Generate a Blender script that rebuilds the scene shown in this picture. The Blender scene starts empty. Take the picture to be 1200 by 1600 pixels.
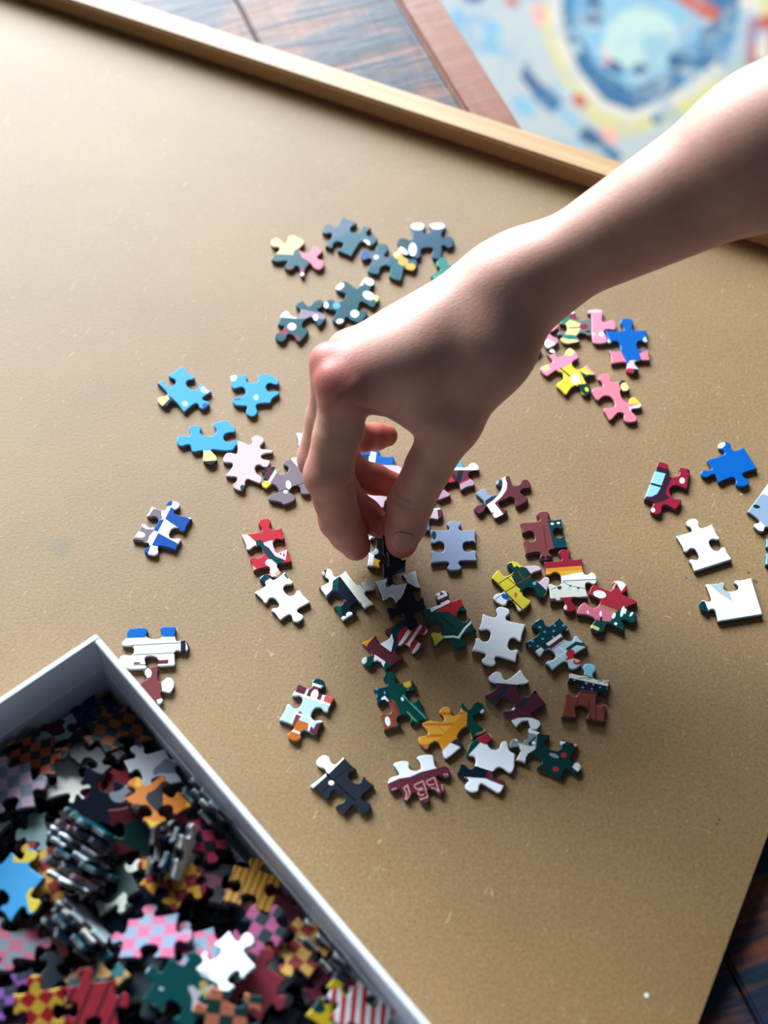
import bpy, bmesh, math, random, time
import numpy as np
from mathutils import Vector, Matrix, Euler
from mathutils.geometry import tessellate_polygon

# ------------------------------------------------------------------ camera
SC = bpy.context.scene
F_PX, PITCH, CAM_H = 2400.0, math.radians(54.5), 0.551
cam_d = bpy.data.cameras.new('camera')
cam = bpy.data.objects.new('camera', cam_d)
SC.collection.objects.link(cam)
SC.camera = cam
cam.location = (0, 0, CAM_H)
cam.rotation_euler = (math.pi / 2 - PITCH, 0, 0)
cam_d.sensor_fit = 'HORIZONTAL'
cam_d.sensor_width = 36.0
cam_d.lens = F_PX / 1200 * 36.0
cam_d.clip_start = 0.02
cam_d.clip_end = 30
cam_d.dof.use_dof = True
cam_d.dof.focus_distance = 0.655
cam_d.dof.aperture_fstop = 8.5

# ------------------------------------------------------------------ light
W = bpy.data.worlds.new('room_light')
SC.world = W
W.use_nodes = True
W.node_tree.nodes['Background'].inputs[0].default_value = (0.62, 0.72, 0.90, 1)
W.node_tree.nodes['Background'].inputs[1].default_value = 0.11


def area(name, loc, aim, sx, sy, power, col):
    l = bpy.data.lights.new(name, 'AREA')
    l.shape = 'RECTANGLE'
    l.size, l.size_y, l.energy, l.color = sx, sy, power, col
    o = bpy.data.objects.new(name, l)
    SC.collection.objects.link(o)
    o.location = loc
    o.rotation_euler = (Vector(aim) - Vector(loc)).to_track_quat('-Z', 'Y').to_euler()
    return o


# the window behind the table, which lights everything from the far side
area('window_daylight', (-1.70, 4.50, 2.25), (0, 0.40, 0), 4.0, 2.4, 1120, (0.84, 0.93, 1.0))
SC.view_settings.view_transform = 'Standard'
SC.view_settings.look = 'None'
SC.view_settings.gamma = 1
SC.view_settings.use_curve_mapping = False
SC.view_settings.exposure = 0.0

# ------------------------------------------------------------------ helpers
_fw = np.array([0, math.cos(PITCH), -math.sin(PITCH)])
_up = np.array([0, math.sin(PITCH), math.cos(PITCH)])
_rt = np.array([1.0, 0, 0])
_C = np.array([0, 0, CAM_H])


def at(px, py, z=0.0):
    """photo pixel + height above the board -> point in the room"""
    d = _fw + _rt * ((px - 600) / F_PX) - _up * ((py - 800) / F_PX)
    return _C + d * ((z - CAM_H) / d[2])


def lin(c):
    return tuple((v / 255 / 12.92) if v / 255 <= 0.04045 else ((v / 255 + 0.055) / 1.055) ** 2.4 for v in c) + (1.0,)


def new_mat(name, col=(128, 128, 128), rough=0.5, spec=0.5):
    m = bpy.data.materials.new(name)
    m.use_nodes = True
    b = m.node_tree.nodes['Principled BSDF']
    b.inputs['Base Color'].default_value = lin(col)
    b.inputs['Roughness'].default_value = rough
    b.inputs['Specular IOR Level'].default_value = spec
    return m


class N:
    """small node-building helper"""
    def __init__(s, m):
        s.t = m.node_tree
        s.b = m.node_tree.nodes['Principled BSDF']

    def n(s, typ, **kw):
        nd = s.t.nodes.new(typ)
        for k, v in kw.items():
            if k.startswith('i_'):
                nd.inputs[k[2:].replace('_', ' ')].default_value = v
            else:
                setattr(nd, k, v)
        return nd

    def l(s, a, b):
        s.t.links.new(a, b)

    def coord(s, scale=(1, 1, 1), rot=(0, 0, 0), kind='Object'):
        tc = s.n('ShaderNodeTexCoord')
        mp = s.n('ShaderNodeMapping')
        mp.inputs['Scale'].default_value = scale
        mp.inputs['Rotation'].default_value = rot
        s.l(tc.outputs[kind], mp.inputs[0])
        return mp.outputs[0]

    def noise(s, vec, scale, detail=4, rough=0.5, dist=0.0):
        nd = s.n('ShaderNodeTexNoise')
        nd.inputs['Scale'].default_value = scale
        nd.inputs['Detail'].default_value = detail
        nd.inputs['Roughness'].default_value = rough
        nd.inputs['Distortion'].default_value = dist
        s.l(vec, nd.inputs['Vector'])
        return nd.outputs[0]

    def ramp(s, fac, stops, interp='LINEAR'):
        r = s.n('ShaderNodeValToRGB')
        r.color_ramp.interpolation = interp
        e = r.color_ramp.elements
        while len(e) < len(stops):
            e.new(0.5)
        for k, (p, c) in enumerate(stops):
            e[k].position = p
            e[k].color = lin(c) if len(c) == 3 else c
        s.l(fac, r.inputs[0])
        return r.outputs[0]

    def mix(s, fac, a, b, mode='MIX'):
        m = s.n('ShaderNodeMix', data_type='RGBA', blend_type=mode)
        for sock, v in ((m.inputs[0], fac), (m.inputs[6], a), (m.inputs[7], b)):
            if hasattr(v, 'default_value') or hasattr(v, 'is_linked'):
                s.l(v, sock)
            else:
                sock.default_value = v if not isinstance(v, tuple) or len(v) == 4 else lin(v)
        return m.outputs[2]

    def math(s, op, a, b=0.0):
        m = s.n('ShaderNodeMath', operation=op)
        for sock, v in ((m.inputs[0], a), (m.inputs[1], b)):
            if isinstance(v, (int, float)):
                sock.default_value = v
            else:
                s.l(v, sock)
        return m.outputs[0]

    def bump(s, h, strength=0.3, dist=0.001):
        b = s.n('ShaderNodeBump')
        b.inputs['Strength'].default_value = strength
        b.inputs['Distance'].default_value = dist
        s.l(h, b.inputs['Height'])
        s.l(b.outputs[0], s.b.inputs['Normal'])


def link(name, me, parent=None, mats=()):
    o = bpy.data.objects.new(name, me)
    SC.collection.objects.link(o)
    for m in mats:
        me.materials.append(m)
    if parent is not None:
        o.parent = parent
    return o


def tag(o, label=None, cat=None, group=None, kind=None):
    if label: o['label'] = label
    if cat: o['category'] = cat
    if group: o['group'] = group
    if kind: o['kind'] = kind
    return o


def empty(name, loc=(0, 0, 0)):
    o = bpy.data.objects.new(name, None)
    SC.collection.objects.link(o)
    o.location = loc
    o.empty_display_size = 0.02
    return o


def prism(name, pts, z0, z1, mat, parent=None, bevel=0.0, origin=None):
    """extruded polygon (world xy points) with an optional bevel on its edges"""
    ox, oy = origin if origin else (sum(p[0] for p in pts) / len(pts), sum(p[1] for p in pts) / len(pts))
    bm = bmesh.new()
    lo = [bm.verts.new((x - ox, y - oy, 0)) for x, y in pts]
    hi = [bm.verts.new((x - ox, y - oy, z1 - z0)) for x, y in pts]
    n = len(pts)
    bm.faces.new(lo[::-1]); bm.faces.new(hi)
    for k in range(n):
        bm.faces.new((lo[k], lo[(k + 1) % n], hi[(k + 1) % n], hi[k]))
    bmesh.ops.recalc_face_normals(bm, faces=bm.faces)
    if bevel:
        bmesh.ops.bevel(bm, geom=list(bm.edges), offset=bevel, segments=2, affect='EDGES')
    me = bpy.data.meshes.new(name)
    bm.to_mesh(me); bm.free()
    o = link(name, me, parent, [mat])
    o.location = (ox, oy, z0)
    if parent is not None:
        o.location = Vector((ox, oy, z0)) - parent.location
    return o
# ------------------------------------------------------------------ the room: floor, rug, table
random.seed(4)
TABLE_Z, FLOOR_Z = -0.0065, -0.76


def wood_mat(name, c_lo, c_hi, c_paint, amount, rough, seed, bump=0.5):
    m = new_mat(name, rough=rough, spec=0.22)
    n = N(m)
    tc = n.n('ShaderNodeTexCoord')
    oi = n.n('ShaderNodeObjectInfo')
    add = n.n('ShaderNodeVectorMath', operation='ADD')
    cmb = n.n('ShaderNodeCombineXYZ')
    n.l(n.math('MULTIPLY', oi.outputs['Random'], 9.0), cmb.inputs[0])
    n.l(n.math('MULTIPLY', oi.outputs['Random'], 5.0), cmb.inputs[1])
    n.l(tc.outputs['Object'], add.inputs[0]); n.l(cmb.outputs[0], add.inputs[1])

    def mapped(sx, sy):
        mp = n.n('ShaderNodeMapping')
        mp.inputs['Scale'].default_value = (sx, sy, 1)
        n.l(add.outputs[0], mp.inputs[0])
        return mp.outputs[0]
    g = n.noise(mapped(3, 40), 3.0, 5, 0.6, 0.6)          # grain along x
    saw = n.noise(mapped(90, 9), 1.0, 4, 0.65, 0.9)        # saw marks across
    big = n.noise(mapped(9, 14), 1.0, 3, 0.6, 0.4)
    base = n.ramp(g, [(0.3, c_lo), (0.7, c_hi)])
    f = n.ramp(n.math('ADD', n.math('MULTIPLY', saw, 0.55), n.math('MULTIPLY', big, 0.5)),
               [(amount - 0.04, (0, 0, 0)), (amount + 0.05, (255, 255, 255))])
    n.l(n.mix(f, base, c_paint), n.b.inputs['Base Color'])
    n.bump(n.math('ADD', saw, n.math('MULTIPLY', g, 0.5)), bump, 0.0012)
    return m


floor_m = new_mat('floor_boards_dark', (70, 55, 45), 0.5)
n = N(floor_m); n.l(n.ramp(n.noise(n.coord((3, 30, 1)), 2.0, 4), [(0.3, (60, 45, 36)), (0.7, (92, 72, 56))]), n.b.inputs['Base Color'])
fl = prism('floor', [(-2.6, -1.2), (3.2, -1.2), (3.2, 3.4), (-2.6, 3.4)], FLOOR_Z - 0.05, FLOOR_Z, floor_m)
tag(fl, kind='structure')

# table: planks run parallel to its long edge, with a brown edge board
plank_m = wood_mat('reclaimed_wood', (92, 52, 36), (128, 80, 56), (30, 42, 58), 0.50, 0.42, 1)
trim_m = wood_mat('edge_board_wood', (112, 62, 42), (140, 84, 58), (70, 46, 38), 0.66, 0.40, 2, 0.25)
e0, e1 = at(690, 0, TABLE_Z), at(814, 195, TABLE_Z)
ed = (e1 - e0) / np.linalg.norm(e1 - e0)              # along the edge, away from the window
en = np.array([ed[1], -ed[0], 0]);                    # towards the table's inside
if en[0] > 0: en = -en
table = empty('dining_table', tuple(e0 + ed * 0.35 + en * 0.45 + np.array([0, 0, FLOOR_Z - e0[2]])))
tag(table, 'rustic plank table with blue-washed brown boards under the puzzle board', 'table')


def strip(u0, u1, w0, w1):
    return [tuple((e0 + ed * a + en * b)[:2]) for a, b in ((u0, w0), (u1, w0), (u1, w1), (u0, w1))]


def local_box(name, u0, u1, w0, w1, z0, z1, mat, bev, parent):
    c = e0 + ed * (u0 + u1) / 2 + en * (w0 + w1) / 2
    a, b, h = (u1 - u0) / 2, (w1 - w0) / 2, z1 - z0
    bm = bmesh.new()
    bmesh.ops.create_cube(bm, size=1, matrix=Matrix.Diagonal((2 * a, 2 * b, h, 1)))
    bmesh.ops.bevel(bm, geom=list(bm.edges), offset=bev, segments=2, affect='EDGES')
    me = bpy.data.meshes.new(name); bm.to_mesh(me); bm.free()
    o = link(name, me, parent, [mat])
    o.rotation_euler = (0, 0, math.atan2(ed[1], ed[0]))
    o.location = Vector((c[0], c[1], (z0 + z1) / 2)) - parent.location
    return o


TU0, TU1 = -0.75, 1.15
local_box('edge_board', TU0, TU1, 0.0, 0.024, TABLE_Z - 0.030, TABLE_Z, trim_m, 0.002, table)
w = 0.0252
k = 0
while w < 0.95:
    wid = 0.088
    cut = TU0 + [0.62, 0.30, 0.80, 0.45, 1.2, 0.7][k % 6]
    ends = [TU0, cut, cut + 0.62, TU1] if cut + 0.62 < TU1 - .1 else [TU0, cut, TU1]
    for a, b in zip(ends[:-1], ends[1:]):
        local_box('plank', a + 0.0006, b - 0.0006, w, w + wid - 0.0012, TABLE_Z - 0.030, TABLE_Z - random.random() * 0.0006, plank_m, 0.0012, table)
    w += wid; k += 1
for a, b in ((TU0 + .08, 0.09), (TU1 - .14, 0.09), (TU0 + .08, 0.85), (TU1 - .14, 0.85)):
    local_box('leg', a, a + .07, b, b + .07, FLOOR_Z, TABLE_Z - 0.0305, trim_m, 0.003, table)

# ------------------------------------------------------------------ puzzle board: hardboard panel + rail
board_m = new_mat('hardboard', (176, 146, 104), 0.52, 0.44)
n = N(board_m)
oc = n.coord()
patch = n.noise(oc, 9.0, 3, 0.6)
fine = n.noise(oc, 780.0, 3, 0.6)
mid = n.noise(oc, 2300.0, 2, 0.5)
c = n.ramp(patch, [(0.3, (154, 122, 78)), (0.7, (168, 137, 92))])
c = n.mix(0.55, c, n.ramp(fine, [(0.33, (150, 128, 96)), (0.5, (196, 184, 160)), (0.68, (232, 222, 200))]), 'MULTIPLY')
c = n.mix(0.35, c, n.ramp(mid, [(0.35, (170, 160, 140)), (0.65, (255, 255, 255))]), 'MULTIPLY')


def fibres(rot, sc, lo, hi, col, c, seed):
    v0 = n.coord((1, 1, 1), (0, 0, rot))
    mp = n.n('ShaderNodeMapping'); mp.inputs['Scale'].default_value = (sc, sc * 0.22, 1)
    n.l(v0, mp.inputs[0]); v = mp.outputs[0]
    nz = n.noise(v, 1.0, 1.5, 0.5, 2.2)
    f = n.ramp(nz, [(lo, (0, 0, 0)), (hi, (255, 255, 255))])
    return n.mix(n.math('MULTIPLY', f, 0.28), c, col)


c = fibres(0.4, 520, 0.70, 0.76, (224, 204, 160), c, 0)
c = fibres(1.9, 610, 0.71, 0.77, (224, 204, 160), c, 1)
c = fibres(-0.7, 700, 0.72, 0.78, (92, 70, 44), c, 2)
# dark flecks
vo = n.n('ShaderNodeTexVoronoi'); vo.inputs['Scale'].default_value = 75
n.l(oc, vo.inputs['Vector'])
c = n.mix(n.ramp(vo.outputs['Distance'], [(0.018, (255, 255, 255)), (0.034, (0, 0, 0))]), c, (84, 62, 44))


def spot(px, py, r, col, amt, c, soft=0.5, wob=0.0):
    """a stain that belongs to the board at a fixed place"""
    p = at(px, py, 0)
    tc = n.n('ShaderNodeTexCoord')
    sub = n.n('ShaderNodeVectorMath', operation='SUBTRACT')
    n.l(tc.outputs['Object'], sub.inputs[0]); sub.inputs[1].default_value = (p[0], p[1], 0)
    ln = n.n('ShaderNodeVectorMath', operation='LENGTH')
    n.l(sub.outputs[0], ln.inputs[0])
    d = ln.outputs['Value']
    if wob:
        d = n.math('ADD', d, n.math('MULTIPLY', n.math('SUBTRACT', n.noise(oc, 260, 3), 0.5), wob))
    f = n.n('ShaderNodeMapRange')
    f.inputs['From Min'].default_value = r; f.inputs['From Max'].default_value = r * soft
    n.l(d, f.inputs['Value'])
    return n.mix(n.math('MULTIPLY', f.outputs[0], amt), c, col)


c = spot(97, 853, 0.0075, (104, 96, 76), 0.55, c, 0.2, 0.006)
c = spot(62, 848, 0.005, (104, 96, 76), 0.3, c, 0.2, 0.006)
for a in ((1010, 1555, 0.0011, (235, 236, 232), .9), (1075, 868, 0.0010, (52, 58, 60), .8), (1070, 877, 0.0006, (52, 58, 60), .8),
          (1072, 903, 0.0008, (52, 58, 60), .8), (1170, 895, 0.0010, (52, 58, 60), .8), (1180, 909, 0.0016, (52, 58, 60), .8), (1158, 772, .0008, (222, 214, 196), .7),
          (500, 1026, 0.0007, (80, 60, 44), .8), (845, 1058, 0.0008, (80, 60, 44), .8), (697, 1190, 0.0007, (80, 60, 44), .8), (1124, 1281, 0.0007, (70, 50, 40), .9), (1120, 1288, 0.0007, (70, 50, 40), .9)):
    c = spot(a[0], a[1], a[2], a[3], a[4], c)
for k in range(7):      # a pencil scribble near the right edge
    c = spot(1080 + k * 4.6, 908 + k * 3.9 + (k % 2) * 2, 0.0006, (66, 70, 72), .6, c, 0.4)
n.l(c, n.b.inputs['Base Color'])
rg = n.ramp(fine, [(0.3, (184, 184, 184)), (0.7, (204, 204, 204))])
n.l(rg, n.b.inputs['Roughness'])
n.bump(n.math('ADD', fine, n.math('MULTIPLY', mid, 0.5)), 0.22, 0.0004)

rail_m = new_mat('pale_oak', (200, 172, 128), 0.42, 0.35)
n = N(rail_m)
g = n.noise(n.coord((6, 160, 60)), 1.0, 5, 0.6, 0.8)
n.l(n.ramp(g, [(0.3, (164, 126, 82)), (0.7, (196, 160, 112))]), n.b.inputs['Base Color'])
n.bump(g, 0.15, 0.0005)

ro0, ro1 = at(200, 0, 0.011), at(955, 247, 0.011)
rd = (ro1 - ro0); rd[2] = 0; rd /= np.linalg.norm(rd)
rn = np.array([rd[1], -rd[0], 0])
if rn[1] > 0: rn = -rn                                 # towards the board's inside
q0, q1 = at(1200, 1303, 0), at(1090, 1600, 0)
qd = (q1 - q0); qd[2] = 0; qd /= np.linalg.norm(qd)
# corner where rail's outer line meets the cut edge
A = np.array([[rd[0], -qd[0]], [rd[1], -qd[1]]])
s_, t_ = np.linalg.solve(A, (q0 - ro0)[:2])
corner = ro0 + rd * s_
bl = corner - rd * 0.86
board = empty('puzzle_board', (corner[0] - 0.3, corner[1] - 0.3, TABLE_Z))
tag(board, 'tan hardboard puzzle board with a pale wooden rail along its far edge', 'board')
cpts = [corner[:2], (corner + qd * 0.74)[:2], (bl + qd * 0.74)[:2], bl[:2]]
cpts = [tuple(p) for p in cpts][::-1]
panel = prism('panel', cpts, TABLE_Z, 0.0, board_m, board, 0.0, origin=(board.location.x, board.location.y))
# panel's texture space is the room's own xy, so shift it there
panel.data.transform(Matrix.Translation((board.location.x, board.location.y, TABLE_Z)))
panel.location = (-board.location.x, -board.location.y, -board.location.z)
edge_m = new_mat('board_edge_dark', (52, 46, 40), 0.6)
panel.data.materials.append(edge_m)
for p in panel.data.polygons:
    if abs(p.normal.z) < 0.5: p.material_index = 1
RW, RH = 0.0150, 0.0115
rl = np.linalg.norm(corner - bl)
bm = bmesh.new()
bmesh.ops.create_cube(bm, size=1, matrix=Matrix.Diagonal((rl, RW, RH, 1)))
bmesh.ops.bevel(bm, geom=list(bm.edges), offset=0.0012, segments=3, affect='EDGES')
me = bpy.data.meshes.new('rail'); bm.to_mesh(me); bm.free()
rail = link('rail', me, board, [rail_m])
rc = (corner + bl) / 2 + rn * RW / 2
rail.rotation_euler = (0, 0, math.atan2(rd[1], rd[0]))
rail.location = Vector((rc[0], rc[1], RH / 2)) - board.location
tag(rail, 'pale wooden rail')
# ------------------------------------------------------------------ jigsaw piece machinery
PAL = dict(white=(236, 242, 248), cream=(216, 216, 204), wgreen=(214, 222, 216), teal=(8, 82, 94), teal2=(12, 92, 108), tealb=(12, 74, 104),
           dteal=(0, 58, 70), green=(0, 74, 68), dgreen=(0, 56, 54), navy=(6, 28, 46), blk=(12, 14, 20), sky=(70, 168, 230), skyd=(100, 172, 228), ltsky=(150, 210, 235),
           pale=(190, 218, 234), blue=(0, 98, 186), royal=(0, 76, 160), dblue=(20, 60, 130), slate=(68, 96, 120), bgrey=(142, 160, 190), bgrey2=(148, 170, 198), grey=(150, 155, 170),
           gpur=(128, 116, 126), gpur2=(152, 138, 158), dgrey=(50, 52, 60), char=(34, 42, 50), ggrey=(118, 124, 120), lgrey=(188, 204, 210),
           maroon=(98, 44, 56), maroon2=(120, 60, 62), wine=(90, 40, 58), dwine=(54, 26, 44), brick=(132, 64, 56), rust=(152, 76, 56), brown=(118, 62, 52),
           red=(192, 42, 56), red2=(172, 44, 60), crim=(150, 30, 54), coral=(216, 92, 82), flame=(226, 112, 52),
           pink=(246, 150, 176), pink2=(240, 134, 152), pink3=(224, 122, 142), ppink=(222, 200, 214), mpink=(188, 150, 176), salmon=(238, 172, 150), rose=(140, 52, 80),
           yellow=(228, 212, 64), gold=(236, 178, 60), pyel=(244, 232, 150), peach=(236, 210, 150), orange=(232, 150, 40), dorange=(196, 102, 40), tan=(170, 134, 96),
           mint=(84, 176, 152), dot=(100, 166, 184), cyan=(80, 180, 240), purple=(96, 60, 196), letter=(214, 152, 150), ltteal=(36, 134, 118))
_pm = {}


def pmat(key):
    """glossy printed card in one colour"""
    if key not in _pm:
        m = new_mat('print_' + key, PAL[key], 0.24, 0.3)
        b = m.node_tree.nodes['Principled BSDF'].inputs['Base Color']
        b.default_value = tuple(v * (1.0 if key in ('white', 'cream', 'wgreen') else 0.82) for v in lin(PAL[key])[:3]) + (1,)
        n = N(m)
        n.bump(n.noise(n.coord(), 1600.0, 2), 0.10, 0.0002)
        _pm[key] = m
    return _pm[key]


card_m = new_mat('grey_card_edge', (96, 98, 100), 0.8, 0.3)
n = N(card_m)
sep = n.n('ShaderNodeSeparateXYZ')
n.l(n.coord(), sep.inputs[0])
n.l(n.ramp(n.noise(n.coord((300, 300, 3500)), 1.0, 3), [(0.35, (52, 52, 54)), (0.65, (108, 110, 112))]), n.b.inputs['Base Color'])
THK = 0.0021


def smooth_loop(pts, sharp, step):
    """closed Catmull-Rom through pts, split at sharp ones, resampled"""
    n = len(pts)
    out = []
    for i in range(n):
        p0, p1, p2, p3 = pts[(i - 1) % n], pts[i], pts[(i + 1) % n], pts[(i + 2) % n]
        if i in sharp: p0 = p1 - (p2 - p1) * 0.5
        if (i + 1) % n in sharp: p3 = p2 + (p2 - p1) * 0.5
        L = np.linalg.norm(p2 - p1)
        k = max(2, int(round(L / step)))
        t01 = max(np.linalg.norm(p1 - p0), 1e-6) ** .5; t12 = max(L, 1e-6) ** .5; t23 = max(np.linalg.norm(p3 - p2), 1e-6) ** .5
        m1 = (p2 - p1 + t12 * ((p1 - p0) / t01 - (p2 - p0) / (t01 + t12)))
        m2 = (p2 - p1 + t12 * ((p3 - p2) / t23 - (p3 - p1) / (t12 + t23)))
        for j in range(k):
            t = j / k
            out.append((2 * t**3 - 3 * t**2 + 1) * p1 + (t**3 - 2 * t**2 + t) * m1 + (-2 * t**3 + 3 * t**2) * p2 + (t**3 - t**2) * m2)
    return out


def outline_param(corners, edges, step):
    """corners: 4 xy; edges: per side None | (kind, tip xy)"""
    cen = sum(corners) / 4
    pts, sharp = [], set()
    for i in range(4):
        a, b = corners[i], corners[(i + 1) % 4]
        d = b - a; L = np.linalg.norm(d); d = d / L
        o = np.array([d[1], -d[0]])
        if o @ ((a + b) / 2 - cen) < 0: o = -o
        sharp.add(len(pts)); pts.append(a)
        e = edges[i]
        if e is None:
            continue
        tip = e[1]
        sg = 1 if e[0] == 't' else -1
        h = abs((tip - a) @ o); uc = (tip - a) @ d
        uc = min(max(uc, L * .3), L * .7)
        h = min(max(h, L * .14), L * .42)
        nk, hd = 0.105 * L, 0.165 * L
        lean = ((tip - a) @ d - uc)
        P = []
        for s in (-1, 1):
            q = [(uc + s * (nk + 0.13 * L), -0.020 * L * sg), (uc + s * (nk + 0.02 * L), -0.005 * L * sg), (uc + s * nk + lean * .2, 0.24 * h), (uc + s * (hd * .98) + lean * .7, 0.60 * h),
                 (uc + s * (hd * 0.74) + lean, 0.91 * h)]
            P.append(q)
        seq = P[0] + [(uc + lean, h)] + P[1][::-1]
        for u, v in seq:
            pts.append(a + d * u + o * (v * sg))
    return smooth_loop(pts, sharp, step)


def area2(p):
    return sum(p[i][0] * p[(i + 1) % len(p)][1] - p[(i + 1) % len(p)][0] * p[i][1] for i in range(len(p)))


def inset(pts, d):
    n = len(pts); out = []
    for i in range(n):
        e1 = pts[i] - pts[i - 1]; e2 = pts[(i + 1) % n] - pts[i]
        n1 = np.array([-e1[1], e1[0]]) / max(np.linalg.norm(e1), 1e-9); n2 = np.array([-e2[1], e2[0]]) / max(np.linalg.norm(e2), 1e-9)
        m = n1 + n2; l = np.linalg.norm(m)
        m = m / l if l > 1e-6 else n1
        out.append(pts[i] + m * d / max(0.6, m @ n1))
    return out


def inside(p, poly):
    c = False; n = len(poly); j = n - 1
    for i in range(n):
        xi, yi = poly[i]; xj, yj = poly[j]
        if (yi > p[1]) != (yj > p[1]) and p[0] < (xj - xi) * (p[1] - yi) / (yj - yi) + xi: c = not c
        j = i
    return c


def paint(bm, poly, mi, flat):
    """cut the flat top faces along a polygon's edges and give the inside another colour"""
    xs = [p[0] for p in poly]; ys = [p[1] for p in poly]
    bx = (min(xs), max(xs), min(ys), max(ys))
    n = len(poly)
    for i in range(n):
        a, b = poly[i], poly[(i + 1) % n]
        d = (b[0] - a[0], b[1] - a[1]); L = math.hypot(*d)
        if L < 1e-7: continue
        ex = (min(a[0], b[0]), max(a[0], b[0]), min(a[1], b[1]), max(a[1], b[1]))
        fs = []
        for f in bm.faces:
            if not f[flat]: continue
            vx = [v.co.x for v in f.verts]; vy = [v.co.y for v in f.verts]
            if max(vx) < ex[0] or min(vx) > ex[1] or max(vy) < ex[2] or min(vy) > ex[3]: continue
            fs.append(f)
        if not fs: continue
        geom = set(fs)
        for f in fs:
            geom.update(f.edges); geom.update(f.verts)
        bmesh.ops.bisect_plane(bm, geom=list(geom), dist=1e-7, plane_co=(a[0], a[1], 0), plane_no=(-d[1] / L, d[0] / L, 0))
    for f in bm.faces:
        if f.material_index == 0: continue
        c = f.calc_center_median()
        if bx[0] <= c.x <= bx[1] and bx[2] <= c.y <= bx[3] and inside((c.x, c.y), poly):
            f.material_index = mi


def piece_mesh(name, pts, thk, prints, base, step_bevel=True):
    """pts: outline around the origin (xy); prints: [(colour, polygon)]"""
    if area2(pts) < 0: pts = pts[::-1]
    rings = [(inset(pts, 0.00012), 0.0), (pts, 0.0003), (pts, thk - 0.0006), (inset(pts, 0.00014), thk - 0.00018), (inset(pts, 0.00042), thk)]
    bm = bmesh.new()
    flat = bm.faces.layers.int.new('flat')
    V = [[bm.verts.new((p[0], p[1], z)) for p in r] for r, z in rings]
    n = len(pts)
    for a in range(4):
        for i in range(n):
            f = bm.faces.new((V[a][i], V[a][(i + 1) % n], V[a + 1][(i + 1) % n], V[a + 1][i]))
            f.material_index = 1 if a >= 2 else 0
            f.smooth = True
    tris = tessellate_polygon([[Vector((p[0], p[1], 0)) for p in rings[4][0]]])
    for t in tris:
        try:
            f = bm.faces.new([V[4][i] for i in t]); f.material_index = 1; f[flat] = 1
        except ValueError: pass
    for t in tris:
        try: bm.faces.new([V[0][i] for i in t[::-1]])
        except ValueError: pass
    mats = ['edge', base]
    bm.normal_update()
    for f in bm.faces:
        if f[flat] and f.normal.z < 0: f.normal_flip()
        elif not f[flat] and all(v.co.z < 1e-9 for v in f.verts) and f.normal.z > 0: f.normal_flip()
    for col, poly in prints:
        if col not in mats: mats.append(col)
        paint(bm, poly, mats.index(col), flat)
    me = bpy.data.meshes.new(name)
    bm.to_mesh(me); bm.free()
    for m in mats: me.materials.append(card_m if m == 'edge' else pmat(m))
    return me


CROP = dict(A1=(410, 330, 10), A2=(490, 325, 10), A3=(560, 335, 6.667), A4=(420, 425, 6.667), A5=(240, 565, 12), A6=(350, 570, 12), A7=(270, 650, 12), A8=(340, 670, 7.5),
            B1=(200, 775, 10.91), B2=(370, 800, 10), B3=(390, 870, 10.91), B4=(490, 870, 10.91), B5=(580, 870, 10), B6=(560, 950, 10), B7=(650, 910, 10.91), B8=(730, 935, 10.91),
            C1=(640, 700, 10), C2=(660, 800, 12), C3=(730, 730, 10.91), C4=(800, 790, 12), C5=(760, 860, 10.91), C6=(840, 850, 12), C7=(890, 890, 10), C8=(810, 950, 10),
            D1=(430, 1050, 10.91), D2=(570, 1040, 10.91), D3=(640, 1080, 8.571), D4=(745, 1030, 10), D5=(865, 1025, 12), D6=(780, 1110, 8.571), D7=(700, 1130, 10), D8=(470, 1160, 4.8),
            E1=(815, 480, 9.231), E2=(905, 475, 10), E3=(835, 535, 6.667), E4=(995, 710, 12), E5=(1085, 680, 10.435), E6=(1040, 800, 7.5), E7=(180, 970, 9.231), E8=(1130, 740, 10.67),
            Z4=(540, 640, 5.4545), P=(0, 0, 1))


def nums(s):
    v = [float(x) for x in s.replace(',', ' ').split()]
    return list(zip(v[0::2], v[1::2]))


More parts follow.
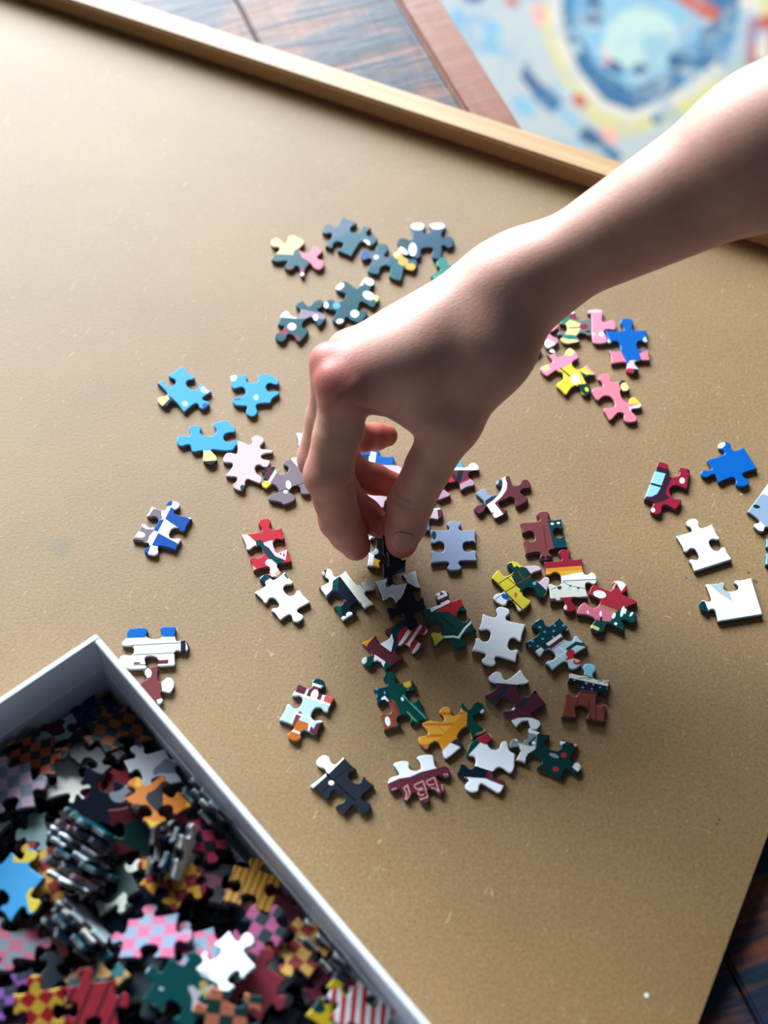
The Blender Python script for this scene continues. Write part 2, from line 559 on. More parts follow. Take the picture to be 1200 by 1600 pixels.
def board_piece(crop, label, base, shape, prints='', lift=0.0):
    """shape: 'P x y ...' traced outline, or 'x y t x y x y h x y ...' corners with tab/hole tips"""
    ox, oy, sc = CROP[crop]
    z = THK + lift

    def W2(x, y): return at(ox + x / sc, oy + y / sc, z)[:2]
    if shape.startswith('P'):
        pts = [W2(*p) for p in nums(shape[1:])]
        loop = smooth_loop(pts, set(), 0.0009)
    else:
        tok = shape.split(); cs, es = [], []; i = 0
        while i < len(tok):
            cs.append(W2(float(tok[i]), float(tok[i + 1]))); i += 2
            if tok[i] == 'f': es.append(None); i += 1
            else: es.append((tok[i], W2(float(tok[i + 1]), float(tok[i + 2])))); i += 3
        loop = outline_param(cs, es, 0.0009)
    c = sum(loop) / len(loop)
    loop = [p - c for p in loop]
    pr = []
    for item in [s.strip() for s in prints.split(';') if s.strip()]:
        kind, col, rest = item.split(None, 2)
        v = [float(x) for x in rest.replace(',', ' ').split()]
        if kind == 'p': poly = list(zip(v[0::2], v[1::2]))
        elif kind == 'e':
            cx, cy, rx, ry = v[:4]; r = math.radians(v[4]) if len(v) > 4 else 0
            m = 12 if max(rx, ry) / sc > 2.5 else 8
            poly = [(cx + rx * math.cos(a) * math.cos(r) - ry * math.sin(a) * math.sin(r), cy + rx * math.cos(a) * math.sin(r) + ry * math.sin(a) * math.cos(r)) for a in [2 * math.pi * k / m for k in range(m)]]
        else:
            x1, y1, x2, y2, w_ = v; L = math.hypot(x2 - x1, y2 - y1); nx, ny = -(y2 - y1) / L * w_ / 2, (x2 - x1) / L * w_ / 2
            poly = [(x1 + nx, y1 + ny), (x2 + nx, y2 + ny), (x2 - nx, y2 - ny), (x1 - nx, y1 - ny)]
        pr.append((col, [W2(*p) - c for p in poly]))
    me = piece_mesh('jigsaw_piece', loop, THK, pr, base)
    o = link('jigsaw_piece', me)
    o.location = (c[0], c[1], lift)
    return tag(o, label, 'puzzle piece', 'loose jigsaw pieces spread on the board')


# ------------------------------------------------------------------ the pieces on the board
BP = board_piece
BP('A1', 'teal jigsaw piece with cream top lobes and a coral pink right end', 'teal', 'P 130,500 150,440 230,410 290,450 340,500 390,470 400,400 460,370 640,450 660,490 600,560 580,600 640,640 720,650 770,600 790,550 850,550 940,600 920,650 860,710 870,740 960,780 950,870 880,915 810,890 750,820 700,860 660,940 650,1010 600,1010 580,900 530,850 480,900 400,920 340,870 390,780 330,780 210,790 140,760 190,680 270,590 250,560 170,560',
   'p peach 100,350 680,350 680,480 600,560 480,620 230,600 100,580; p pyel 235,600 500,560 480,680 220,665; p pink2 570,610 780,520 1000,560 1000,950 800,930 745,790 620,720; e rose 640,930 60,50; e white 625,990 45,35; e rose 430,900 60,25')
BP('A2', 'teal jigsaw piece fading to slate blue at its left, topmost of the teal cluster', 'teal2', '440 130 h 620 385 900 310 t 975 530 590 760 h 420 530 180 600 t 150 310',
   'p slate 120,180 620,100 560,380 430,460 280,450 120,430; e white 815,555 68,58 20; e slate 830,300 70,40 20')
BP('A3', 'teal and slate jigsaw piece with three yellow dots on its right end', 'teal2', 'P 25,400 60,355 130,385 165,380 195,320 250,300 310,330 300,390 270,430 330,440 370,400 430,380 470,430 520,460 600,465 610,540 570,590 500,570 480,560 460,640 440,690 320,650 330,600 330,550 280,530 230,560 215,620 100,600 110,540 140,470 100,460 50,480',
   'p slate 10,330 190,380 330,440 330,500 230,540 130,540 90,470 10,470; e royal 65,425 45,35; e white 185,445 25,22; e gold 415,425 50,42; e pyel 400,410 35,28; e gold 465,490 52,42; e gold 542,545 52,38')
BP('A3', 'petrol blue jigsaw piece with white ovals on its two upper lobes', 'tealb', 'P 550,95 690,95 680,165 700,200 740,190 770,160 740,100 900,95 900,150 870,200 880,240 950,225 995,260 985,330 930,350 880,320 870,400 850,460 780,460 765,400 780,360 720,345 660,360 650,440 600,460 560,440 520,430 440,400 410,370 430,340 410,310 410,260 470,240 540,270 560,240 555,170',
   'p dteal 400,240 550,270 550,460 400,400; e white 620,125 75,38; e white 820,120 85,35; e white 565,365 42,70; e white 460,378 62,30 35')
BP('A3', 'sea green jigsaw piece with a white oval, half hidden under the forearm', 'ltteal', 'P 815,490 870,440 915,470 930,520 980,510 1050,470 1080,520 1180,560 1150,640 1100,760 1000,800 900,800 740,760 725,720 780,670 755,640 790,610 840,590 850,560 815,540',
   'e white 1045,550 75,38; l mint 780,650 1000,620 22')
BP('A4', 'teal jigsaw piece with white ovals and one light blue dot beside the hand', 'teal', 'P 695,160 780,95 830,110 920,170 950,130 1000,60 1080,70 1100,120 1060,170 1060,200 1100,220 1150,260 1130,320 1080,370 1010,330 960,310 940,360 930,400 1020,405 1020,450 950,530 850,500 810,470 770,530 700,540 660,490 700,420 680,400 620,390 575,360 590,310 650,280 700,310 760,300 800,240 770,215 720,205',
   'e white 740,150 50,30 -30; e ppink 965,110 28,35; e white 1045,95 58,42 30; e white 1040,245 65,42 25; e pyel 1125,270 28,35; e cyan 705,350 40,33; e white 595,345 28,35; e white 895,435 45,40; e white 745,515 42,28')
BP('A4', 'dark teal jigsaw piece with a mauve band, lowest of the teal cluster', 'teal', 'P 130,440 190,405 230,450 290,470 330,400 290,370 280,340 350,300 400,350 430,350 480,300 540,285 570,320 550,370 510,390 590,450 590,490 520,565 490,520 440,470 370,510 350,560 360,580 410,600 400,640 310,730 250,660 200,650 180,700 120,730 70,690 70,640 120,620 160,570 95,550 110,500',
   'p white 110,440 190,390 240,440 300,450 290,485 120,470; p gpur2 330,385 600,440 595,495 440,480 300,490; e white 240,568 46,38; e white 485,475 28,35; e rose 160,620 52,34 -25; e rose 280,680 45,26 30')
BP('A5', 'sky blue jigsaw piece with a pale yellow tab at its lower left', 'sky', '65 400 h 380 440 530 80 h 660 480 1085 565 t 1000 850 570 950 t 110 790',
   'p navy 300,640 400,720 340,860 150,880 100,800; p pyel 80,690 230,610 300,690 170,830 80,800; e pale 590,790 60,50; e blue 965,825 62,48 -20; e pale 970,520 95,80')
BP('A6', 'sky blue jigsaw piece with a notched lower right and a small white dot', 'sky', 'P 125,210 230,190 400,190 440,240 420,300 530,340 640,290 640,200 830,170 930,220 1030,300 1020,360 930,370 860,340 800,380 790,440 850,500 940,490 1030,500 1030,550 950,600 900,640 870,710 740,720 620,740 600,790 630,860 600,940 520,970 440,940 410,870 430,780 330,770 200,750 160,640 280,590 370,570 400,490 350,420 260,430 180,450 140,400 130,300',
   'e white 175,235 65,72; e pale 600,610 48,55; e blue 240,645 80,16')
BP('A7', 'sky blue jigsaw piece with a yellow tab pointing down, beside the pale pink piece', 'sky', 'P 310,200 400,170 520,185 530,250 510,300 580,360 680,380 780,340 820,260 780,200 770,130 900,95 1050,90 1080,150 1160,210 1160,300 1060,310 980,340 950,400 980,460 1060,490 1150,450 1220,460 1230,520 1170,570 1130,630 980,650 860,640 740,630 720,640 820,760 830,830 790,900 690,930 600,890 565,820 570,700 560,650 370,670 320,540 250,540 180,570 100,540 70,450 100,380 180,360 310,370 330,330',
   'p pyel 560,655 745,645 850,780 820,835 560,855; p blk 550,850 840,830 800,950 600,950')
BP('A8', 'pale pink jigsaw piece with a green spot on its bottom tab', 'ppink', 'P 230,140 290,150 380,185 405,160 400,100 450,75 530,100 550,140 500,200 510,230 580,240 650,255 640,280 560,290 510,320 530,350 610,370 615,400 580,450 540,450 480,420 440,450 460,520 520,570 500,640 420,610 350,590 325,620 320,700 270,725 190,690 180,650 220,610 225,570 95,550 130,500 180,420 160,400 70,390 65,340 110,280 170,280 220,290 235,230',
   'e salmon 205,645 25,34 20; e green 297,688 35,33; e white 418,590 50,36')
BP('A8', 'mauve grey jigsaw piece with a black line and a yellow spot, touching the curled fingers', 'gpur', 'P 515,495 590,455 670,440 700,510 740,530 820,500 825,450 770,420 780,380 860,345 950,330 1100,520 1120,640 1080,760 980,760 970,700 940,670 870,690 840,730 910,790 910,830 770,890 740,865 600,830 600,790 710,740 700,690 640,650 570,700 530,680 510,620 540,550',
   'p navy 510,480 680,430 655,520 600,610 530,600; e wine 600,520 36,72 20; l white 690,480 605,620 32; p white 850,345 935,325 945,450; l blk 700,742 1120,595 9; e white 830,655 32,52 -10; e white 796,737 26,20 20; e yellow 572,655 55,46')
BP('P', 'white jigsaw piece almost wholly hidden behind the curled fingers', 'white', '463 676 t 500 668 532 676 h 515 705 538 735 t 500 748 470 722 h 478 700', 'e ggrey 500,705 14,16')
BP('B1', 'blue and white checked jigsaw piece with a grey left side', 'white', '400 175 t 800 85 1090 370 h 715 610 820 930 t 370 1000 80 740 h 495 470',
   'p royal 735,185 820,245 960,330 1085,410 1060,580 960,620 780,490 632,390; p royal 660,80 765,85 742,165 650,180; p royal 480,420 622,392 510,610 440,590; p royal 515,630 890,830 820,960 600,900 500,860 405,840; p royal 240,880 340,815 392,845 333,990 230,990; p gpur 440,205 565,240 580,390 490,430 440,370 330,370; p gpur 80,560 200,490 300,560 460,570 365,680 340,770 60,770; e white 190,655 105,54 8')
BP('B2', 'red jigsaw piece with a dark teal diagonal band and a white left lobe', 'red', '80 350 t 420 100 700 240 h 575 530 860 780 t 610 1010 260 920 h 395 600',
   'p white 60,345 165,350 300,470 300,530 160,620 60,560; p ppink 415,480 520,445 640,440 570,540 600,620 640,640 790,575 762,750 640,730 520,600 430,520; p red 800,580 880,600 880,790 770,775; p dteal 300,450 360,430 410,460 420,510 500,560 600,690 750,750 680,820 740,920 680,970 600,840 500,720 400,600 310,520; p white 445,780 480,740 540,740 610,800 650,870 650,900 630,1010 530,1010 520,860 450,820; e salmon 645,958 48,44; e blk 712,920 26,50 -30; p salmon 232,835 310,880 250,930; l blk 683,640 690,665 18; l blk 730,655 742,695 18')
BP('B3', 'white jigsaw piece with a dark teal corner tab, just below the red piece', 'white', '600 255 h 610 610 1035 775 t 865 1090 525 1080 h 465 745 85 605 t 225 310',
   'p dteal 170,380 280,260 372,345 240,445 170,430; l teal 592,290 655,365 34')
BP('B4', 'navy jigsaw piece crossed by a broad cream stripe', 'navy', '90 520 t 175 205 550 235 t 1010 430 1035 800 h 700 800 500 1090 h 465 690',
   'p white 235,180 310,210 345,300 440,330 330,410 315,560 200,680 110,610 150,470 210,390 200,320; e salmon 140,280 55,52; p green 430,335 412,580 320,570 330,415; p green 280,820 465,780 495,1040 440,1060; p cream 440,322 550,225 800,480 1060,790 900,930; p cream 808,470 900,360 1000,370 1070,520 1020,560 890,582; e white 612,995 62,60; e white 520,1045 50,36; e rose 532,745 28,22')
BP('B5', 'navy jigsaw piece with two white upper lobes, directly below the thumb', 'navy', '65 380 h 450 432 695 215 h 660 590 868 800 t 650 1095 285 945 h 380 690',
   'p white 30,380 340,240 370,400 440,440 562,408 510,560 460,650 375,720 340,620 165,680; p white 480,250 560,200 700,200 830,492 690,470 568,402')
BP('B6', 'maroon and green jigsaw piece with red and white candy stripes on its right half', 'maroon', '55 540 h 430 505 690 170 t 1060 290 1030 610 h 650 592 430 975 t 80 880',
   'p orange 30,540 190,410 238,450 122,600; e purple 477,283 18,18; p dteal 650,190 780,240 700,290 640,360 610,450 620,590 500,720 548,520 520,340; p white 335,560 450,500 525,400 550,520 510,685; p red 770,270 830,350 900,300 960,250 1110,320 950,450 1050,610 790,760 740,610 625,590 610,450 650,350; p white 775,330 825,375 665,590 615,585; l white 985,265 755,605 48; l white 1080,340 1020,440 34; l white 955,545 855,715 55; e green 160,850 110,95; e cream 88,810 46,60; p white 255,725 425,840 390,910 330,820 240,890 240,790; p green 392,905 430,865 505,890 470,970 420,990')
BP('B7', 'green jigsaw piece with a red and white striped top and a yellow corner', 'green', '95 460 t 420 150 765 260 h 725 600 1035 825 t 780 1115 320 1070 h 455 740',
   'p red 320,510 560,345 755,245 850,380 720,432 712,540 645,575 580,510 540,495; p maroon 280,220 380,130 520,160 560,330 380,390; e white 378,203 38,34; e white 470,165 55,20 20; l white 335,292 530,200 48; l white 250,480 570,315 58; l white 965,650 815,800 38; l white 825,790 730,935 40; l white 745,945 650,925 32; l white 660,922 480,930 34; p yellow 225,865 355,845 490,930 320,1090; l navy 430,580 655,780 20')
BP('B8', 'plain white jigsaw piece with two tabs at the centre of the lower group', 'white', '270 260 t 630 145 1000 440 h 705 760 830 1080 t 350 1135 80 885 h 390 650')
BP('C1', 'maroon jigsaw piece with a white top edge, peeping out right of the thumb', 'maroon', 'P 780,165 815,230 840,290 900,290 960,235 1030,235 1090,310 1080,345 1000,360 930,395 930,450 1020,540 1010,580 900,610 800,660 785,600 760,540 640,550 560,600 560,650 640,710 630,750 550,780 450,810 420,740 370,640 430,420 560,280 700,170',
   'p skyd 690,150 790,150 850,310 640,310; p white 560,345 660,270 700,300 850,312 920,280 980,220 1100,230 1105,345; p red 540,400 620,345 722,500 640,550 560,450; l dwine 620,350 740,520 50; p navy 765,345 842,345 795,540 718,530; p mpink 785,560 950,475 1050,550 800,690; p red2 780,545 920,470 960,480 790,565; p mpink 410,710 540,650 660,730 450,830; p red2 400,690 530,635 550,650 420,712; p blk 430,630 560,480 640,560 545,640; e peach 510,540 42,32 -30; e ggrey 590,450 40,28')
BP('C1', 'light blue jigsaw piece with a maroon tipped tab, beside the thumb joint', 'skyd', 'P 370,740 430,725 380,800 345,900 360,935 480,935 520,1000 510,1080 450,1115 390,1110 320,1105 310,1200 310,1285 180,1250 100,1100 100,850 250,760',
   'p white 360,710 440,710 350,900 490,925 460,975 270,975 300,850; p ppink 335,975 440,960 460,1130 310,1085; p maroon 435,962 540,962 540,1110 450,1130')
BP('C2', 'blue grey jigsaw piece with two tabs, lying square to the right of the thumb', 'bgrey', '155 330 t 590 168 1000 325 h 762 650 1025 915 t 605 1095 160 960 h 412 655', 'e dteal 215,435 46,80; e blk 930,572 52,36')
BP('C3', 'maroon jigsaw piece crossed by a white arc with a blue grey left lobe', 'maroon', 'P 110,690 180,640 270,620 290,590 200,500 150,440 220,390 320,360 350,430 400,480 480,470 560,400 580,350 500,300 490,260 580,190 710,140 740,200 770,300 820,310 880,290 940,210 1020,205 1085,280 1080,350 960,370 910,410 940,460 1040,530 1020,580 930,640 840,680 815,600 800,540 740,510 640,560 550,600 560,670 690,740 680,770 590,830 480,870 420,770 330,680 300,740 250,780 190,800 130,740',
   'p bgrey 120,440 320,340 400,480 560,430 320,600 290,600 180,500; l dteal 570,420 235,655 50; e dteal 570,270 34,85; e bgrey 510,255 30,45 30; p white 580,170 640,165 680,280 670,380 590,500 460,615 330,645 450,560 560,440 600,340 605,260; p white 330,642 455,598 615,800 470,880; l blk 430,760 455,800 14')
BP('C4', 'brick brown jigsaw piece with a teal right side and two white flecks', 'maroon2', '155 315 t 570 105 925 240 h 785 520 1045 790 t 660 1025 260 920 h 425 570',
   'p dteal 668,280 930,220 1080,800 790,810; e white 755,340 32,20; e white 870,325 32,20; p blk 530,950 600,945 630,1010 540,1000; p blk 640,945 790,935 785,990 645,1000; l maroon 590,360 640,800 30')
BP('C5', 'yellow jigsaw piece with black lines, a dark green fir shape and pink right lobes', 'yellow', 'P 90,480 130,400 210,330 250,370 310,440 400,410 450,360 370,290 355,220 420,185 520,195 620,265 750,255 880,260 945,310 920,340 800,380 770,420 800,490 900,530 980,460 1040,445 1080,490 1040,670 1030,720 930,820 860,760 820,670 760,640 680,650 620,720 640,780 760,860 740,910 560,1040 500,940 430,850 370,850 340,920 280,940 160,870 115,800 160,740 260,720 290,690 200,570',
   'p dgreen 340,230 430,210 470,290 520,260 560,290 620,275 690,300 780,420 1040,690 930,830 860,770 820,670 760,640 680,650 620,740 560,690 580,660 520,620 430,440 470,400 420,380; p ppink 660,270 880,245 960,310 800,380 770,410; p ppink 865,530 1040,430 1100,490 1038,690; l blk 95,480 610,1005 17; l blk 210,565 485,385 14; l blk 330,702 515,590 14; l blk 350,460 510,600 12; p white 100,790 290,700 400,800 340,950 150,880; e blue 330,790 75,48 20; l dgrey 150,835 300,725 12; e cyan 820,560 32,30; l maroon2 540,350 640,500 13; l maroon2 500,590 760,430 13; p cream 500,920 590,1000 550,1060; e coral 500,760 26,45')
BP('C6', 'jigsaw piece banded crimson, orange and cream with a garland of bulbs', 'cream', '120 330 t 490 95 835 260 t 1110 640 950 990 t 630 1275 240 1100 h 445 650',
   'p crim 80,330 380,60 620,60 860,240 860,405 100,465; p orange 120,465 860,405 860,490 150,540; p gold 140,535 860,485 870,560 430,605 190,610; p white 430,605 560,580 680,550 1000,510 1130,660 470,685; l gpur 470,692 1100,663 18; l dteal 225,872 390,790 11; l dteal 390,790 480,708 11; l dteal 480,708 620,788 11; l dteal 620,788 900,835 11; e dgrey 412,820 40,36; e dteal 612,785 22,18; e dteal 765,825 26,20; e pale 595,842 32,30; e pale 755,880 28,24; p crim 400,1010 690,985 780,1000 780,1300 500,1300 490,1080; p maroon 235,1020 345,1020 350,1075 235,1120; e cream 525,1190 28,52; e cream 737,1180 22,42')
BP('C7', 'red and pink jigsaw piece with green cactus shapes along its lower edge', 'red2', 'P 375,230 480,270 590,320 640,325 660,290 655,230 680,185 790,172 870,215 905,280 890,340 825,375 900,420 1055,490 1050,530 960,560 900,600 940,650 1010,650 1055,720 1040,800 990,840 920,820 870,790 820,800 855,880 858,965 760,920 600,850 560,900 545,970 450,985 350,950 330,880 390,790 380,760 250,710 120,690 150,570 200,520 240,508 290,540 350,590 420,585 460,540 470,470 380,425 310,390 320,300',
   'p pink3 80,700 150,500 300,500 450,545 770,680 760,760 640,820 520,820 380,760; l tan 455,555 785,672 48; e white 470,385 105,60 12; p green 310,860 400,790 640,810 720,670 860,560 1080,650 1090,850 900,1000 560,850 540,1000 300,950; e white 825,655 28,90 15; e white 690,720 28,52 20; l pyel 325,870 460,935 48; e white 965,695 45,20 -55; l white 880,610 860,690 30; p white 690,185 790,160 890,230 808,340 740,220; l peach 735,200 675,300 34; p dgreen 720,230 745,230 745,290 700,290; l white 280,640 290,690 24; e white 485,690 20,45; l dgreen 490,740 500,880 40; e white 720,845 26,24')
BP('C8', 'jigsaw piece half dark teal with dots, half pale blue with a red flower', 'pale', '110 540 t 262 205 635 140 h 715 470 1090 600 t 930 930 530 975 h 545 685',
   'p dteal 80,540 180,250 400,150 640,120 870,255 850,290 240,720; l cream 235,720 865,280 44; p dteal 330,590 420,550 500,620 400,650; l wine 490,622 735,440 62; l tan 520,655 750,500 16; e dot 335,300 24,18; e dot 410,373 24,18; e dot 380,480 24,18; e dot 220,515 26,18; e dot 565,270 22,18; e dot 550,360 22,18; e dot 705,272 24,18; e dot 545,453 22,16; e dot 305,595 24,18; e dot 180,600 20,16; e dot 700,188 22,14; l green 755,655 905,550 52; l green 890,550 1090,585 52; e red 815,715 72,75; e red 920,830 68,62; l red 745,805 880,760 36; e salmon 915,805 46,46; l white 640,610 740,690 10; l white 455,885 760,670 10; l white 560,690 690,790 10')
BP('D1', 'jigsaw piece with pale blue window panes, maroon bars and an orange bottom tab', 'pale', '380 190 t 775 115 1020 440 h 635 685 710 1090 t 285 1165 65 820 h 445 540',
   'p maroon 370,180 545,280 492,385 320,335; p maroon 560,290 660,200 870,260 830,390 770,492 520,425; p dteal 620,190 700,90 900,110 900,310 820,262; l white 640,205 830,268 44; e white 670,390 62,98 18; p coral 848,405 1040,430 945,565 818,512; l white 565,285 505,425 28; l white 828,395 770,545 44; l white 280,335 945,560 34; p dorange 270,930 400,815 565,875 560,990 450,975 410,1180 150,1180 190,1010; l white 235,975 425,1042 34; p brown 355,720 440,750 330,920 285,905; l white 330,695 815,855 22; l white 345,700 265,870 28; p maroon 600,900 650,970 700,880 840,840 720,1110 590,1010; l white 635,820 565,985 30; p brown 385,700 425,662 470,715')
BP('D2', 'dark green jigsaw piece with a yellow dot, mint lines and a rust red lower left', 'green', '145 390 t 400 110 815 240 h 725 540 1075 930 h 650 850 330 1110 h 435 700',
   'p dteal 120,390 375,330 420,540 400,600 200,700 150,640; p white 280,555 340,512 412,600 395,615 340,572 285,585; p rust 240,790 430,760 425,600 460,575 515,610 605,840 540,880 560,1120 320,1130; l maroon 500,640 590,850 16; e maroon 440,620 24,20; e white 390,950 45,85 -12; e gold 725,315 72,64; e yellow 725,312 48,44; l mint 645,500 1055,910 26; l mint 715,780 925,1000 26; e white 640,570 24,38 -20; e dot 200,405 20,16; e dot 200,510 18,20; e dot 340,460 16,28; e cream 735,425 20,20')
BP('D3', 'yellow jigsaw piece with orange bands joined to a dark green arm', 'gold', 'P 165,440 200,410 270,385 340,395 430,410 465,380 450,330 400,290 400,250 450,210 520,205 555,250 560,310 610,325 660,290 690,220 680,160 705,140 740,190 790,240 830,210 880,140 940,135 1005,220 990,290 900,310 850,330 870,390 930,450 1040,530 980,570 890,600 850,650 830,640 815,580 790,480 740,480 660,560 640,620 700,680 720,720 690,750 480,900 440,800 390,690 340,670 280,710 240,770 160,730 115,650 130,610 240,580 245,540 200,480',
   'l flame 380,300 590,300 34; l flame 170,448 600,440 32; l flame 220,597 460,593 36; l flame 640,298 760,290 30; l flame 130,732 300,722 40; l flame 300,392 480,555 8; p orange 365,675 745,265 775,300 765,470 560,690 440,800; p green 670,130 710,120 790,240 880,110 1030,200 1010,310 850,340 1000,510 890,610 850,670 790,490 762,460 772,290 690,235; e white 975,270 38,22 -45; l tan 885,592 1050,520 40; p white 438,797 550,690 640,720 700,745 470,920; p dgrey 548,690 625,630 740,710 690,752')
BP('D4', 'wine red jigsaw piece with white at both ends and two dark curved bands', 'wine', '130 555 t 240 218 680 155 h 660 530 1085 690 t 960 1080 620 1060 h 530 645',
   'p white 120,365 120,190 400,190 680,120 830,355 740,390 640,396 300,370; l dteal 465,385 395,545 58; l dteal 405,530 240,680 58; l dteal 800,595 700,705 54; l dteal 715,690 425,845 40; l blk 880,510 960,525 40; e white 562,766 33,32; p white 510,965 640,920 760,912 900,918 1030,960 940,1110 840,1080 800,950 720,970 620,1090')
BP('D5', 'brick red jigsaw piece with a navy snow-dotted band and a sky blue top tab', 'brick', '290 305 t 690 140 1060 460 h 805 790 960 1250 h 540 940 145 1140 h 475 640',
   'p navy 200,380 1100,565 1100,740 800,690 470,645 200,600; p cream 240,350 330,330 1080,455 1090,585 240,392; p ltsky 545,340 520,120 850,120 745,410 690,405; l dteal 285,310 560,362 18; l dteal 480,415 720,400 14; l dteal 590,350 720,415 14; l dteal 620,440 760,410 14; l dteal 770,430 1060,490 14; l dteal 820,480 960,465 12; l dteal 940,510 1050,500 12; l rose 465,637 810,685 16; l blk 465,662 800,706 20; l dwine 650,830 700,1230 18; l dwine 785,860 800,1230 18; l dwine 460,810 400,960 14; l blk 945,930 1000,1110 18; e peach 1005,970 36,98; e dot 390,450 22,20; e dot 615,510 28,24; e dot 745,535 22,20; e dot 545,590 20,20; e dot 715,620 20,18; e dot 870,585 20,18; e dot 1005,605 20,18; e dot 240,470 20,18')
BP('D6', 'dark green jigsaw piece with two red berries and a grey left lobe', 'dgreen', '400 235 h 700 520 1060 450 t 1095 800 840 920 h 495 605 220 665 t 145 425',
   'p grey 100,320 290,340 370,390 400,290 512,315 495,490 270,480 120,500; p white 390,220 650,300 560,285 505,325 398,300; p wgreen 255,440 400,480 492,480 480,520 380,580 340,690 200,670 290,560; p dgreen 385,440 480,350 500,360 440,420 450,460 410,480; e white 462,435 26,24; p grey 230,680 345,685 410,800 380,800; e white 232,395 25,15 15; e red 865,598 38,33; e red 757,785 40,33; e grey 735,605 70,26 22; p white 775,395 895,425 820,470; e salmon 1030,455 32,30; p wgreen 1010,710 1060,700 1110,750 1050,820 980,760; e salmon 1085,765 20,24')
BP('D7', 'mostly white jigsaw piece with a red top tab and a navy and maroon band', 'white', 'P 285,500 300,410 360,300 440,235 520,190 640,150 695,210 680,260 620,310 630,350 680,400 740,412 800,390 830,300 880,270 920,290 950,400 990,450 1040,470 1040,600 1035,700 980,780 930,760 850,700 780,690 720,750 710,820 740,860 880,890 880,970 800,1090 680,1030 520,945 485,980 480,1050 400,1080 320,1060 265,1000 290,930 330,890 290,850 150,800 160,710 190,640 270,645 320,700 370,710 415,660 435,590 420,530 370,510',
   'p green 250,520 290,400 430,225 505,300 318,502; p red2 425,235 640,130 720,210 620,325 580,335 500,300; l ppink 640,160 690,225 16; p navy 130,820 180,620 420,665 622,730 580,862 380,850; p maroon 622,730 735,760 712,840 920,890 880,985 580,862')
BP('D8', 'charcoal jigsaw piece with a white upper left tab, lowest on the board', 'char', '70 325 t 138 112 320 105 h 380 285 550 320 t 512 515 330 545 h 305 378',
   'p white 95,100 225,95 305,100 325,122 212,234 170,215 95,180; p white 60,320 187,236 194,252 88,345; l blk 180,230 410,436 14; l blk 405,155 250,280 9; l blk 225,305 150,385 8; e white 228,303 22,18')
BP('D8', 'white and maroon jigsaw piece printed with pink outlined letters', 'maroon', 'P 695,160 740,140 810,145 815,195 860,212 900,195 895,150 870,110 900,95 990,95 1000,140 1020,190 1060,175 1100,180 1120,230 1090,270 1040,250 1020,260 1070,320 1070,370 1050,400 1010,370 960,350 950,370 970,430 940,460 900,450 885,400 860,380 830,390 800,440 770,420 765,370 740,355 690,375 660,340 655,290 680,260 740,240 720,200',
   'p white 640,140 740,80 1010,70 1022,192 900,222 820,258 740,270 650,308 650,255; l letter 797,315 822,395 11; l letter 768,345 800,318 10; l letter 772,340 795,380 9; l letter 795,380 785,432 11; l letter 822,395 790,430 10; l letter 848,322 915,288 10; l letter 915,288 955,408 10; l letter 955,408 896,428 10; l letter 850,330 872,352 9; l letter 872,352 912,340 9; l letter 880,362 920,350 9; l letter 878,372 890,398 9; l letter 890,398 925,390 9; l letter 938,292 1002,262 10; l letter 1002,262 1038,372 10; l letter 940,300 962,322 9; l letter 962,322 1000,312 9; l letter 975,340 1010,345 9; l letter 1010,345 1035,370 9; l letter 1056,312 1068,365 10; l letter 680,355 718,342 9; l letter 1068,242 1100,236 8; l letter 1100,236 1106,262 8; l letter 1080,252 1092,266 7')
BP('E1', 'pink jigsaw piece with white lower lobes, half covered by the wrist', 'pink', 'P 40,580 100,480 180,380 300,250 430,180 520,220 530,290 500,310 440,350 400,360 430,400 540,480 500,530 370,590 330,530 320,470 260,450 200,470 190,520 290,600 270,640 130,710 60,640',
   'p white 20,580 120,420 240,425 262,460 180,500 310,600 130,730; p white 305,465 400,470 510,535 370,610; e ppink 430,310 52,36 -20')
BP('E1', 'jigsaw piece patterned in teal, yellow and grey between two pink pieces', 'ggrey', 'P 560,200 600,120 640,60 740,45 780,90 780,170 850,190 920,170 1000,160 1000,300 1000,410 960,410 900,380 830,380 800,420 840,470 830,500 620,520 560,450 600,410 520,400 540,350 650,340 660,300 640,260 550,240',
   'p ltteal 540,210 620,60 700,90 690,190 640,250; p rose 690,90 800,90 790,165 690,175; e white 710,62 75,30; p pyel 630,235 700,178 855,240 830,282 660,292; p pyel 655,308 850,300 800,405 630,395; l dgreen 645,298 850,290 10; p pyel 540,450 640,440 860,485 620,540; e ltteal 700,430 92,34; e rose 900,280 64,44; e dteal 960,350 40,20')
BP('E2', 'plain pink jigsaw piece with two pale dots, left of the royal blue piece', 'pink', 'P 130,110 170,90 280,78 370,100 365,180 370,270 440,270 500,245 560,270 560,400 430,395 385,430 430,500 430,600 230,610 200,520 190,420 190,300 180,160 140,150',
   'e ppink 255,110 125,28; e white 350,472 40,38; e ppink 230,470 30,28', 0.0)
BP('E2', 'blue jigsaw piece with pink lower lobes and a white and red bottom tab', 'blue', '410 415 t 735 218 1055 400 h 905 650 1110 880 t 850 1085 505 935 h 640 660',
   'p pink2 430,740 650,740 735,905 500,960; p pink2 940,775 1120,700 1140,890 985,890; p ppink 790,880 930,880 980,1030 850,1010 720,1000; p red 720,1000 840,1010 860,1060 760,1110; p blk 850,1010 960,1030 900,1120 850,1120; e pale 1035,560 42,48; e pale 450,585 46,36 40')
